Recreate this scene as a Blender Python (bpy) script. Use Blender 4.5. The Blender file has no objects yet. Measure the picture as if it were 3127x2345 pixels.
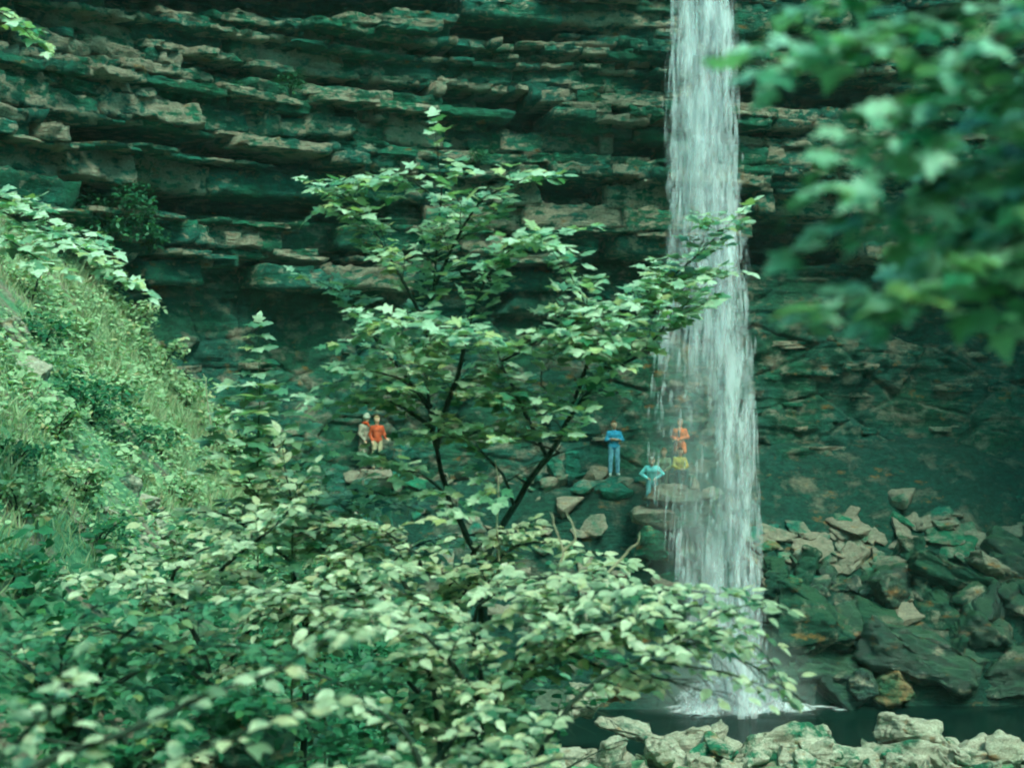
import bpy, bmesh, math, random
import numpy as np
from mathutils import Vector, Matrix

random.seed(7)
rng = np.random.default_rng(7)
R = math.radians
scene = bpy.context.scene
col = scene.collection

# ------------------------------------------------------------------ camera, sky, sun, exposure
CAM_Z = 9.9                     # metres above the pool
cam_data = bpy.data.cameras.new('camera')
cam_data.lens = 50.0
cam_data.sensor_width = 36.0
cam_data.clip_start = 0.1
cam_data.clip_end = 500.0
cam_data.dof.use_dof = True
cam_data.dof.focus_distance = 23.0
cam_data.dof.aperture_fstop = 1.35
cam = bpy.data.objects.new('camera', cam_data)
col.objects.link(cam)
cam.location = (0, 0, CAM_Z)
cam.rotation_euler = (R(90), 0, 0)
scene.camera = cam
scene.render.resolution_x = 1024
scene.render.resolution_y = 767

SUN_DIR = Vector((0.30, -0.52, 0.80)).normalized()      # towards the sun
world = bpy.data.worlds.new('World')
scene.world = world
world.use_nodes = True
wn = world.node_tree.nodes
wl = world.node_tree.links
wn.clear()
sky = wn.new('ShaderNodeTexSky')
sky.sky_type = 'NISHITA'
sky.sun_disc = False
sky.sun_elevation = math.asin(SUN_DIR.z)
sky.sun_rotation = math.atan2(SUN_DIR.x, SUN_DIR.y)
sky.dust_density = 3.0
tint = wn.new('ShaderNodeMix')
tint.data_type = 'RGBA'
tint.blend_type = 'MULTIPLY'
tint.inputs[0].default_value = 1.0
tint.inputs[7].default_value = (0.24, 1.0, 0.80, 1)      # teal cast laid over the whole sky to colour the shadows
bg = wn.new('ShaderNodeBackground')
bg.inputs['Strength'].default_value = 0.13
wo = wn.new('ShaderNodeOutputWorld')
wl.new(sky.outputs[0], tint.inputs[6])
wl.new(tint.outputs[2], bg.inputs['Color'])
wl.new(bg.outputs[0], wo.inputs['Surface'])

sun_data = bpy.data.lights.new('sun', 'SUN')
sun_data.energy = 1.5
sun_data.angle = R(18)
sun_data.color = (1.0, 0.98, 0.78)
sun = bpy.data.objects.new('sun', sun_data)
col.objects.link(sun)
sun.rotation_euler = SUN_DIR.to_track_quat('Z', 'Y').to_euler()

vs = scene.view_settings
vs.view_transform = 'Standard'
vs.look = 'None'
vs.gamma = 1.0
vs.use_curve_mapping = False
vs.exposure = 1.6
scene.cycles.max_bounces = 5
scene.cycles.diffuse_bounces = 2
scene.cycles.glossy_bounces = 2
scene.cycles.transmission_bounces = 3
scene.cycles.transparent_max_bounces = 32
scene.cycles.adaptive_threshold = 0.05
scene.cycles.adaptive_min_samples = 24
scene.cycles.volume_bounces = 1
scene.cycles.use_denoising = True
scene.cycles.filter_width = 1.9

# ------------------------------------------------------------------ helpers
F = 50.0 / 36.0 * 1024.0
def U(px, py, Y):
    """a point of the place at depth Y metres, seen along (px, py)"""
    return np.array([(px - 512.0) / F * Y, Y, CAM_Z - (py - 383.5) / F * Y])

def _hash(ix, iy, iz, seed):
    h = (ix.astype(np.uint32) * np.uint32(374761393) + iy.astype(np.uint32) * np.uint32(668265263)
         + iz.astype(np.uint32) * np.uint32(2147483647 - 58) + np.uint32((seed * 1274126177) & 0xffffffff))
    h = (h ^ (h >> np.uint32(13))) * np.uint32(1274126177)
    h = (h ^ (h >> np.uint32(16))) * np.uint32(2246822519)
    h = h ^ (h >> np.uint32(13))
    return (h & np.uint32(0xffffff)).astype(np.float64) / float(0xffffff)

def vnoise(p, seed=0):
    p = np.asarray(p, dtype=np.float64)
    i = np.floor(p).astype(np.int64)
    f = p - i
    f = f * f * (3 - 2 * f)
    x, y, z = i[..., 0], i[..., 1], i[..., 2]
    fx, fy, fz = f[..., 0], f[..., 1], f[..., 2]
    def c(a, b, d):
        return _hash(x + a, y + b, z + d, seed)
    x00 = c(0, 0, 0) * (1 - fx) + c(1, 0, 0) * fx
    x10 = c(0, 1, 0) * (1 - fx) + c(1, 1, 0) * fx
    x01 = c(0, 0, 1) * (1 - fx) + c(1, 0, 1) * fx
    x11 = c(0, 1, 1) * (1 - fx) + c(1, 1, 1) * fx
    return ((x00 * (1 - fy) + x10 * fy) * (1 - fz) + (x01 * (1 - fy) + x11 * fy) * fz) * 2 - 1

def fbm(p, octaves=4, seed=0, gain=0.5, lac=2.03):
    p = np.asarray(p, dtype=np.float64)
    s = np.zeros(p.shape[:-1]); a = 1.0; t = 0.0
    for o in range(octaves):
        s += a * vnoise(p, seed + o * 17); t += a
        p = p * lac; a *= gain
    return s / t

def P3(a, b, c):
    return np.stack(np.broadcast_arrays(np.asarray(a, float), np.asarray(b, float), np.asarray(c, float)), -1)

def mesh_np(name, verts, faces, mat=None, smooth=False):
    """faces: (n,3) or (n,4) int array, or a list of such arrays"""
    me = bpy.data.meshes.new(name)
    if not isinstance(faces, (list, tuple)):
        faces = [faces]
    faces = [np.asarray(f, dtype=np.int32) for f in faces if len(f)]
    verts = np.ascontiguousarray(verts, dtype=np.float32)
    me.vertices.add(len(verts))
    me.vertices.foreach_set('co', verts.ravel())
    loops = np.concatenate([f.ravel() for f in faces])
    counts = np.concatenate([np.full(len(f), f.shape[1], np.int32) for f in faces])
    starts = np.concatenate([[0], np.cumsum(counts)[:-1]]).astype(np.int32)
    me.loops.add(len(loops)); me.polygons.add(len(counts))
    me.loops.foreach_set('vertex_index', loops)
    me.polygons.foreach_set('loop_start', starts)
    me.polygons.foreach_set('loop_total', counts)
    if smooth:
        me.polygons.foreach_set('use_smooth', np.ones(len(counts), dtype=bool))
    me.update(calc_edges=True)
    if mat is not None:
        me.materials.append(mat)
    return me

def add(name, me, parent=None, **props):
    o = bpy.data.objects.new(name, me)
    col.objects.link(o)
    if parent is not None:
        o.parent = parent
    for k, v in props.items():
        o[k] = v
    return o

def thing(name, loc, label, category, group=None):
    o = bpy.data.objects.new(name, None)
    col.objects.link(o)
    o.empty_display_size = 0.2
    o.location = tuple(float(v) for v in loc)
    o['label'] = label
    o['category'] = category
    if group:
        o['group'] = group
    return o

def grid_faces(nu, nv):
    i = np.arange(nu - 1)[:, None] * nv + np.arange(nv - 1)[None, :]
    i = i.ravel()
    return np.stack([i, i + nv, i + nv + 1, i + 1], 1)

# ------------------------------------------------------------------ materials
class NT:
    def __init__(self, name):
        self.m = bpy.data.materials.new(name)
        self.m.use_nodes = True
        self.t = self.m.node_tree
        self.n = self.t.nodes
        self.n.clear()
        self.out = self.n.new('ShaderNodeOutputMaterial')
    def new(self, kind, **kw):
        nd = self.n.new(kind)
        for k, v in kw.items():
            setattr(nd, k, v)
        return nd
    def link(self, a, b):
        self.t.links.new(a, b)
    def val(self, sock, v):
        if hasattr(v, 'is_linked'):
            self.link(v, sock)
        else:
            sock.default_value = v
    def pos(self, scale=(1, 1, 1)):
        g = self.new('ShaderNodeNewGeometry')
        mp = self.new('ShaderNodeMapping')
        mp.inputs['Scale'].default_value = scale
        self.link(g.outputs['Position'], mp.inputs['Vector'])
        return mp.outputs[0]
    def noise(self, vec, scale, detail=6, rough=0.6, dist=0.0):
        nz = self.new('ShaderNodeTexNoise')
        nz.inputs['Scale'].default_value = scale
        nz.inputs['Detail'].default_value = detail
        nz.inputs['Roughness'].default_value = rough
        nz.inputs['Distortion'].default_value = dist
        self.link(vec, nz.inputs['Vector'])
        return nz.outputs['Fac']
    def ramp(self, fac, stops, mode='LINEAR'):
        r = self.new('ShaderNodeValToRGB')
        r.color_ramp.interpolation = mode
        els = r.color_ramp.elements
        while len(els) < len(stops):
            els.new(0.5)
        for e, (p, c) in zip(els, stops):
            e.position = p
            e.color = (*c, 1) if not isinstance(c, (int, float)) else (c, c, c, 1)
        self.val(r.inputs[0], fac)
        return r.outputs[0]
    def mix(self, fac, a, b, blend='MIX'):
        m = self.new('ShaderNodeMix', data_type='RGBA', blend_type=blend)
        self.val(m.inputs[0], fac)
        self.val(m.inputs[6], a if hasattr(a, 'is_linked') else (*a, 1))
        self.val(m.inputs[7], b if hasattr(b, 'is_linked') else (*b, 1))
        return m.outputs[2]
    def math(self, op, a, b=0.0, clamp=False):
        m = self.new('ShaderNodeMath', operation=op, use_clamp=clamp)
        self.val(m.inputs[0], a); self.val(m.inputs[1], b)
        return m.outputs[0]
    def bump(self, h, strength=0.5, dist=0.05):
        b = self.new('ShaderNodeBump')
        b.inputs['Strength'].default_value = strength
        b.inputs['Distance'].default_value = dist
        self.link(h, b.inputs['Height'])
        return b.outputs[0]
    def rand(self):
        """a number of its own for every object and every loose piece"""
        g = self.new('ShaderNodeNewGeometry'); o = self.new('ShaderNodeObjectInfo')
        return self.math('FRACT', self.math('ADD', g.outputs['Random Per Island'], o.outputs['Random']))
    def bsdf(self, color, rough=0.8, spec=0.3, normal=None):
        b = self.new('ShaderNodeBsdfPrincipled')
        self.val(b.inputs['Base Color'], color if hasattr(color, 'is_linked') else (*color, 1))
        self.val(b.inputs['Roughness'], rough)
        b.inputs['Specular IOR Level'].default_value = spec
        if normal is not None:
            self.link(normal, b.inputs['Normal'])
        return b
    def done(self, shader):
        self.link(shader, self.out.inputs['Surface'])
        return self.m

MOSS = (0.010, 0.135, 0.074)
WETSHADE_GREEN = (0.009, 0.120, 0.092)
TAUPE = (0.27, 0.225, 0.165)
PALE = (0.42, 0.36, 0.28)

def rock_material(name, dry=TAUPE, damp=WETSHADE_GREEN, cut=0.5, width=0.07, zs=3.5, scale=0.75, ochre=0.06,
                  rough=0.85, spec=0.25, jitter=0.30, moss_top=0.0, bumps=0.6, pale=PALE, moss=None):
    t = NT(name)
    v = t.pos((1, 1, zs))
    n1 = t.noise(v, scale, 9, 0.68, 0.25)
    rnd = t.rand()
    n1 = t.math('ADD', n1, t.math('MULTIPLY', t.math('SUBTRACT', rnd, 0.5), jitter))
    fac = t.ramp(n1, [(cut - width, 0.0), (cut + width, 1.0)])  # dry taupe and algae green patches also stand for lit and shaded rock
    big = t.noise(t.pos((1, 1, 1.6)), 0.35, 3, 0.5)
    damp_shade = t.mix(t.ramp(big, [(0.4, 0.0), (0.6, 1.0)]), damp, MOSS if moss is None else moss)
    damp_shade = t.mix(1.0, damp_shade, t.ramp(t.noise(t.pos((1, 1, 2.0)), 3.4, 6, 0.7), [(0.33, 0.45), (0.66, 1.45)]), 'MULTIPLY')
    dryn = t.noise(t.pos((1, 1, 2.2)), 2.6, 6, 0.7)
    dry_lit = t.mix(t.ramp(dryn, [(0.42, 0.0), (0.66, 1.0)]), dry, pale)
    c = t.mix(fac, damp_shade, dry_lit)
    on = t.noise(t.pos((1, 1, 2)), 1.3, 5, 0.65)
    c = t.mix(t.ramp(on, [(0.63 - ochre, 0.0), (0.72 - ochre * 0.6, 0.8)]), c, (0.30, 0.13, 0.035)) if ochre else c
    grain = t.noise(t.pos((1, 1, 1.5)), 14.0, 5, 0.75)
    c = t.mix(1.0, c, t.ramp(grain, [(0.28, 0.42), (0.68, 1.25)]), 'MULTIPLY')
    if moss_top:
        g = t.new('ShaderNodeNewGeometry'); sx = t.new('ShaderNodeSeparateXYZ')
        t.link(g.outputs['Normal'], sx.inputs[0])
        up = t.math('MULTIPLY', t.ramp(sx.outputs[2], [(0.35, 0.0), (0.8, 1.0)]),
                    t.ramp(t.noise(t.pos(), 1.7, 5, 0.6), [(0.5 - moss_top * 0.25, 0.0), (0.56 - moss_top * 0.2, 1.0)]))
        c = t.mix(up, c, t.mix(grain, (0.007, 0.042, 0.024), (0.028, 0.082, 0.040)))
    lam = t.noise(t.pos((1, 1, 7.0)), 1.6, 8, 0.7)
    fine = t.noise(t.pos((1, 1, 2.0)), 7.0, 6, 0.7)
    h = t.math('ADD', t.math('MULTIPLY', lam, 1.0), t.math('MULTIPLY', fine, 0.6))
    return t.done(t.bsdf(c, rough, spec, t.bump(h, bumps, 0.22)).outputs[0])

def leaf_material(name, c_dark, c_light, c_yellow, yellow=0.08, rough=0.38, spec=0.5, trans=0.3):
    t = NT(name)
    r = t.rand()
    c = t.ramp(r, [(0.0, c_dark), (0.45, tuple((a + b) / 2 for a, b in zip(c_dark, c_light))), (0.92, c_light)])
    r2 = t.math('FRACT', t.math('MULTIPLY', r, 17.31))
    c = t.mix(t.ramp(r2, [(1 - yellow - 0.03, 0.0), (1 - yellow + 0.03, 1.0)]), c, c_yellow)
    mot = t.noise(t.pos(), 22.0, 3, 0.6)
    c = t.mix(1.0, c, t.ramp(mot, [(0.3, 0.72), (0.7, 1.2)]), 'MULTIPLY')
    b = t.bsdf(c, rough, spec)
    tr = t.new('ShaderNodeBsdfTranslucent')
    t.link(t.mix(1.0, c, (1.0, 1.35, 0.55), 'MULTIPLY'), tr.inputs['Color'])
    ms = t.new('ShaderNodeMixShader')
    ms.inputs[0].default_value = trans
    t.link(b.outputs[0], ms.inputs[1]); t.link(tr.outputs[0], ms.inputs[2])
    return t.done(ms.outputs[0])

def plain(name, color, rough=0.8, spec=0.3, var=0.25, scale=9.0):
    t = NT(name)
    n = t.noise(t.pos(), scale, 4, 0.6)
    c = t.mix(1.0, color, t.ramp(n, [(0.3, 1 - var), (0.7, 1 + var)]), 'MULTIPLY')
    return t.done(t.bsdf(c, rough, spec, t.bump(n, 0.25, 0.01)).outputs[0])

M_cliff = rock_material('bedded rock', dry=(0.27, 0.235, 0.175), pale=(0.40, 0.345, 0.265), cut=0.53, width=0.035, scale=2.0, zs=2.2, bumps=1.0, jitter=0.2, ochre=0.015)
M_shale = rock_material('laminated shale', damp=(0.010, 0.090, 0.070), moss=(0.010, 0.088, 0.050), dry=(0.20, 0.175, 0.135), pale=(0.29, 0.25, 0.19), cut=0.575, width=0.06, zs=1.6, scale=1.1, ochre=0.02, jitter=0.0, bumps=0.9)
M_talus = rock_material('talus stone', dry=(0.20, 0.175, 0.135), cut=0.45, width=0.08, zs=1.3, scale=1.4, ochre=0.02, jitter=0.4, pale=(0.29, 0.25, 0.19))
M_wetrock = rock_material('wet boulder', damp=(0.008, 0.040, 0.032), moss=(0.010, 0.045, 0.028), cut=0.62, width=0.05, zs=1.4, scale=1.2, rough=0.35, spec=0.55, ochre=0.02, moss_top=0.7, jitter=0.1)  # wet rock, its colour darkened further for the shade of the recess
M_mossrock = rock_material('mossy boulder', damp=(0.009, 0.055, 0.042), moss=(0.010, 0.060, 0.038), cut=0.60, width=0.06, zs=1.2, scale=1.0, ochre=0.04, moss_top=1.0, jitter=0.05)  # mossy rock, colour lowered too to carry the recess shade
M_ochre = rock_material('rusty boulder', dry=(0.20, 0.125, 0.06), damp=(0.035, 0.08, 0.04), cut=0.50, zs=1.2, scale=1.2, ochre=0.08, jitter=0.05, pale=(0.27, 0.18, 0.10))
M_bank = rock_material('pale limestone', dry=(0.34, 0.30, 0.235), damp=(0.03, 0.09, 0.06), cut=0.40, width=0.07, zs=1.2, scale=1.3, ochre=0.03, jitter=0.15, pale=(0.47, 0.42, 0.34))
M_lichen = rock_material('limestone under dark lichen', dry=(0.38, 0.33, 0.26), damp=(0.03, 0.07, 0.03), cut=0.49, width=0.05, zs=1.0, scale=1.6, ochre=0.05, jitter=0.0, pale=(0.50, 0.45, 0.37))
M_stem = plain('green stem', (0.05, 0.10, 0.04), 0.8, 0.2, 0.3, 18.0)
M_bark = plain('bark', (0.022, 0.040, 0.028), 0.9, 0.2, 0.5, 18.0)
M_twig = plain('dry pale twig', (0.34, 0.29, 0.20), 0.9, 0.2, 0.3, 20.0)
M_syc = leaf_material('sycamore leaf', (0.030, 0.170, 0.090), (0.50, 0.60, 0.46), (0.38, 0.42, 0.20), 0.10)
M_sycnear = leaf_material('near sycamore leaf', (0.020, 0.170, 0.090), (0.34, 0.56, 0.44), (0.16, 0.30, 0.08), 0.03, rough=0.34, trans=0.3)
M_elm = leaf_material('elm leaf', (0.014, 0.100, 0.044), (0.54, 0.56, 0.40), (0.44, 0.43, 0.27), 0.10)
M_mid = leaf_material('shaded hazel leaf', (0.012, 0.090, 0.042), (0.085, 0.23, 0.13), (0.20, 0.24, 0.10), 0.08)  # darker leaf copy, shade put into its colour among the bright sprays
M_herb = leaf_material('herb leaf', (0.10, 0.22, 0.10), (0.36, 0.46, 0.29), (0.46, 0.38, 0.22), 0.06, rough=0.6, spec=0.25)
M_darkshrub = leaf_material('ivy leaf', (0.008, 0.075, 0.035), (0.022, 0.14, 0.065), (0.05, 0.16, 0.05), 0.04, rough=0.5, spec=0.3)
M_grass = leaf_material('grass blade', (0.17, 0.26, 0.13), (0.40, 0.46, 0.30), (0.46, 0.40, 0.27), 0.16, rough=0.65, spec=0.2)

def ground_material():
    t = NT('ground')
    n = t.noise(t.pos(), 0.5, 7, 0.65)
    f = t.noise(t.pos((1, 1, 2)), 6.0, 5, 0.7)
    green = t.mix(t.ramp(f, [(0.35, 0.0), (0.65, 1.0)]), (0.04, 0.15, 0.075), (0.13, 0.26, 0.14))
    earth = t.mix(t.ramp(f, [(0.35, 0.0), (0.65, 1.0)]), (0.12, 0.095, 0.07), (0.30, 0.235, 0.18))
    g = t.new('ShaderNodeNewGeometry'); s = t.new('ShaderNodeSeparateXYZ')
    t.link(g.outputs['Position'], s.inputs[0])
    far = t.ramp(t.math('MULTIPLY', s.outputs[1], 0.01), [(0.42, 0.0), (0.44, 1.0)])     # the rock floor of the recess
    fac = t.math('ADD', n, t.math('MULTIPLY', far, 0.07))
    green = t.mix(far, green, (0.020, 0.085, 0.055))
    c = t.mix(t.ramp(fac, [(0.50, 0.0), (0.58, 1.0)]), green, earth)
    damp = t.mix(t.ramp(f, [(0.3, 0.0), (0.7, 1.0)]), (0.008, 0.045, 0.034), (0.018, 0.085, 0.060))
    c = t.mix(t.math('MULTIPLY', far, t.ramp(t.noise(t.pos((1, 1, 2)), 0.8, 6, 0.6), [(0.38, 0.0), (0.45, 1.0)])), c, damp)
    return t.done(t.bsdf(c, 0.9, 0.2, t.bump(f, 0.7, 0.12)).outputs[0])
M_ground = ground_material()
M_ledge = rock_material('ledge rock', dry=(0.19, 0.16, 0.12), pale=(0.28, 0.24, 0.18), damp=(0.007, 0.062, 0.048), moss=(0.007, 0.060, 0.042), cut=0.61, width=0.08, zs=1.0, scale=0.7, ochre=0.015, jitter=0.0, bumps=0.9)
# ------------------------------------------------------------------ the ground, one sheet
def sstep(a, b, x):
    t = np.clip((x - a) / (b - a), 0, 1)
    return t * t * (3 - 2 * t)

def smax(a, b, k=0.6):
    h = np.clip(0.5 + 0.5 * (a - b) / k, 0, 1)
    return b * (1 - h) + a * h + k * h * (1 - h)

def facets(S, Z, seed):
    """broken rock faces: each cell its own tilted plane, cracks between"""
    i0 = np.floor(S).astype(np.int64); j0 = np.floor(Z).astype(np.int64)
    d1 = np.full(S.shape, 9.0); d2 = d1.copy(); val = np.zeros(S.shape)
    zero = np.zeros_like(i0)
    for di in (-1, 0, 1):
        for dj in (-1, 0, 1):
            i, j = i0 + di, j0 + dj
            cx_ = i + _hash(i, j, zero, seed); cz_ = j + _hash(i, j, zero, seed + 1)
            d = np.hypot(S - cx_, Z - cz_)
            pl = (_hash(i, j, zero, seed + 2) - 0.5) + (_hash(i, j, zero, seed + 3) - 0.5) * 1.3 * (S - cx_) + (_hash(i, j, zero, seed + 4) - 0.35) * 1.3 * (Z - cz_)
            near_ = d < d1
            d2 = np.where(near_, d1, np.minimum(d2, d)); val = np.where(near_, pl, val); d1 = np.where(near_, d, d1)
    return val - 0.22 * np.clip(1 - (d2 - d1) / 0.06, 0, 1)
def ground_h(x, y):
    x = np.asarray(x, float); y = np.asarray(y, float)
    bank = 9.4 - 1.15 * (x + 9.2) - 0.10 * (y - 42)
    bank = np.where(bank > 16, 16 + (bank - 16) * 0.3, bank)
    bank = bank + 0.5 * fbm(P3(x * 0.35, y * 0.35, 3.0), 4, 5)
    near = 0.15 + 0.35 * sstep(36.6, 35.4, y) + 0.2 * fbm(P3(x * 0.5, y * 0.5, 9.0), 3, 8) + 0.04 * np.clip(30 - y, 0, 30)
    near = near - 1.6 * sstep(36.6, 38.6, y) * sstep(0.0, 3.0, x) + 0.5 * sstep(2.0, -2.0, x) * sstep(34, 40, y)
    g = smax(bank, near, 1.2)
    right = sstep(5.5, 8.5, x)
    top_y = 46.4 + 4.3 * right
    top_z = 6.42 + 1.15 * right
    toe = 43.3 + 0.5 * right
    lt = np.clip((y - toe) / (top_y - toe), -1, 1)
    ledge = np.where(lt >= 0, top_z * lt ** (0.8 - 0.1 * right), 3.0 * lt)
    ledge = ledge + np.clip(y - top_y, 0, 20) * 0.22
    ledge = ledge + 0.22 * fbm(P3(x * 0.7, y * 0.7, 1.0), 4, 21) * sstep(toe, toe + 1, y)
    ledge = ledge + 0.06 * fbm(P3(x * 3.0, y * 3.0, 1.0), 3, 22) + (0.30 - 0.18 * right) * facets(x / 1.1 + 40, y / 0.8, 160) * sstep(toe, toe + 0.8, y)
    ledge = np.where(y < toe - 0.6, -3.0, ledge)
    g = np.maximum(g, ledge)
    g = np.maximum(g, -1.2)
    behind = np.clip(-(y + 5.0), 0, 26) * 1.25 + np.clip(np.abs(x) - 24, 0, 30) * 0.9 * sstep(30, 10, y)   # unseen gorge sides, raised behind and beside the camera to block low sky light
    g = g + behind
    path = np.where((y < 9) & (y > -7), 8.25 - 0.55 * np.clip(y - 2.5, 0, 9), -50)     # the path the camera stands on
    g = smax(g, path, 0.8)
    return g

xs = np.concatenate([np.linspace(-70, -19, 40), np.arange(-18.8, 21, 0.16), np.linspace(21.3, 70, 36)])
ys = np.concatenate([np.linspace(-40, -1, 20), np.arange(-0.5, 20, 0.4), np.arange(20, 53, 0.17), np.linspace(53.3, 90, 20)])
GX, GY = np.meshgrid(xs, ys, indexing='ij')
GZ = ground_h(GX, GY) + 0.05 * fbm(P3(GX * 2.2, GY * 2.2, 0), 3, 40)
ground = add('ground', mesh_np('ground', P3(GX, GY, GZ).reshape(-1, 3), grid_faces(len(xs), len(ys)), M_ground, True), kind='structure')
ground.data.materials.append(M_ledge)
_mi = np.zeros((len(xs) - 1, len(ys) - 1), np.int32)
_cx, _cy = np.meshgrid(xs[:-1], ys[:-1], indexing='ij')
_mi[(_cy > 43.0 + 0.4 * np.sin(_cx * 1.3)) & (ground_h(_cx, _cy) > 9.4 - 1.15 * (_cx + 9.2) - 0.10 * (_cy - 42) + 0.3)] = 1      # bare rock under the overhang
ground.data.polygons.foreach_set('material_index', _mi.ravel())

_gx, _gy = xs.copy(), ys.copy()
def gh(x, y):
    """height of the ground sheet at one spot"""
    i = min(max(int(np.searchsorted(_gx, x)) - 1, 0), len(_gx) - 2); j = min(max(int(np.searchsorted(_gy, y)) - 1, 0), len(_gy) - 2)
    u = (x - _gx[i]) / (_gx[i + 1] - _gx[i]); v = (y - _gy[j]) / (_gy[j + 1] - _gy[j])
    return float(GZ[i, j] * (1 - u) * (1 - v) + GZ[i + 1, j] * u * (1 - v) + GZ[i, j + 1] * (1 - u) * v + GZ[i + 1, j + 1] * u * v)

# ------------------------------------------------------------------ the cliff
plan_px = np.array([-420, -260, -100, 0, 150, 330, 512, 700, 850, 1024, 1150, 1320, 1600], float)
plan_y = np.array([22, 29, 34.5, 37, 42.5, 46.8, 49.0, 50.2, 52.2, 52.4, 50.5, 44.0, 32.0], float)
plan_x = (plan_px - 512) / F * plan_y
# resample smoothly by arc length
def smooth_plan():
    t = np.linspace(0, len(plan_x) - 1, 1200)
    xx = np.interp(t, np.arange(len(plan_x)), plan_x); yy = np.interp(t, np.arange(len(plan_x)), plan_y)
    k = np.ones(81) / 81
    for _ in range(2):
        xx = np.convolve(np.pad(xx, 40, mode='reflect', reflect_type='odd'), k, 'valid')
        yy = np.convolve(np.pad(yy, 40, mode='reflect', reflect_type='odd'), k, 'valid')
    s = np.concatenate([[0], np.cumsum(np.hypot(np.diff(xx), np.diff(yy)))])
    return s, xx, yy
PS, PX, PY = smooth_plan()
def plan(s):
    x = np.interp(s, PS, PX); y = np.interp(s, PS, PY)
    e = 0.25
    dx = np.interp(s + e, PS, PX) - np.interp(s - e, PS, PX); dy = np.interp(s + e, PS, PY) - np.interp(s - e, PS, PY)
    l = np.hypot(dx, dy)
    return x, y, dx / l, dy / l          # tangent; outward (towards the viewer) is (ty, -tx)
S_OF_PX = lambda px: np.interp(px, (PX / PY) * F + 512, PS)

base_z = np.array([-2, 5, 6, 7, 8, 10, 12, 13.2, 14.3, 16, 18, 20, 23, 27, 32, 45])
base_o = np.array([1.6, 1.3, 1.0, 0.6, 0.25, -0.1, -0.5, -0.9, -0.9, -0.5, 0.1, 0.8, 1.7, 2.4, 2.2, -1.0])
front_z = np.array([11, 13.5, 15, 17, 20, 24, 32])
front_o = np.array([0.1, 0.6, 1.05, 1.2, 1.4, 1.7, 2.2])

# openings in the beds, seen as black slots: (px, y top, y bottom) along each
SLOTS = [
    [(30, 101, 110), (80, 120, 141), (160, 127, 144), (240, 138, 158), (315, 152, 172), (360, 163, 178)],
    [(72, 176, 198), (150, 183, 208), (230, 191, 211), (310, 203, 216), (380, 212, 224)],
    [(100, -20, 8), (200, -20, 13), (343, -20, 15), (455, -20, 10)],
    [(457, 14, 34), (520, 14, 42), (575, 30, 42)],
    [(482, 92, 118), (530, 95, 133), (580, 120, 140)],
    [(455, 164, 170), (520, 180, 188), (600, 188, 196)],
    [(585, 146, 157), (675, 148, 158)],
    [(488, 216, 242), (545, 216, 236)],
    [(752, 28, 52), (840, 30, 55), (935, 34, 54)],
    [(742, 78, 104), (820, 80, 108), (900, 86, 110)],
    [(742, 222, 262), (820, 224, 262), (900, 220, 250)],
    [(745, 126, 134), (860, 130, 140)],
    [(216, 60, 69), (310, 72, 84), (350, 80, 88)],
    [(395, 44, 52), (470, 50, 58)],
    [(0, 20, 31), (25, 22, 34)],
    [(360, 82, 90), (470, 92, 100)],
]
s0, s1 = S_OF_PX(-240), S_OF_PX(1300)
ss = np.concatenate([np.arange(PS[0] + 1, s0, 0.6), np.arange(s0, s1, 0.085), np.arange(s1, PS[-1] - 1, 0.6)])
zz = np.concatenate([np.linspace(-2, 5.6, 12), np.arange(5.7, 23.4, 0.06), np.linspace(24.3, 45, 40)])
SS, ZZ = np.meshgrid(ss, zz, indexing='ij')
def dip(s, z):
    return 0.055 * np.clip(s - S_OF_PX(330), -16, 0) * -1.0 + 0.30 * fbm(P3(s * 0.12, z * 0.1, 0), 2, 70) + 0.10 * fbm(P3(s * 0.6, z * 0.3, 0), 2, 71)
def wall_off(S, Z):
    o = np.interp(Z, base_z, base_o)
    o = o + 0.7 * fbm(P3(S * 0.16, Z * 0.12, 2.0), 3, 80)
    zb = Z + dip(S, Z)
    # laminae: thin beds stepping in and out, cut by joints
    for th, amp, sd in ((0.62, 0.34, 81), (0.27, 0.20, 82), (0.12, 0.10, 83)):
        k = np.floor(zb / th + 0.35 * vnoise(P3(S * 0.25, zb / th * 0.2, sd), sd))
        o = o + amp * (0.26 + 0.74 * sstep(12.5, 14.5, Z)) * vnoise(P3(S * (0.30 / th) * 0.35, k * 7.31, sd), sd + 3)
    j = np.floor(S / 1.35 + 0.5 * vnoise(P3(S * 0.5, Z * 0.35, 0), 90))
    o = o + 0.22 * (_hash(j.astype(np.int64), np.floor(zb / 1.4).astype(np.int64), j.astype(np.int64) * 0, 91) - 0.5)
    o = o + 0.12 * fbm(P3(S * 1.6, Z * 2.6, 1.0), 4, 92)
    lowz = sstep(13.9, 12.6, Z)
    o = o + lowz * (0.80 * facets((S + 0.55 * Z) / 3.3, (Z - 0.25 * S) / 1.8, 140) + 0.09 * facets((S + 0.3 * Z) / 1.9, (Z - 0.18 * S) / 0.8, 150))
    # slanting slumped faces under the overhang on the left
    o = o + 0.35 * sstep(13.6, 11.0, Z) * vnoise(P3((S + 0.8 * Z) * 0.5, (S - 0.7 * Z) * 0.3, 7), 96) + 0.22 * sstep(13.6, 11.0, Z) * np.abs(vnoise(P3((S + 0.5 * Z) * 1.1, (S - Z) * 0.6, 7), 97))
    o = o + 0.5 * sstep(13.4, 9.0, Z) * sstep(S_OF_PX(420), S_OF_PX(160), S) * (0.4 + vnoise(P3((S + Z) * 0.45, (S - Z) * 0.16, 5), 95))
    return o
OO = wall_off(SS, ZZ)
px_, py_, tx_, ty_ = plan(SS)
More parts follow.
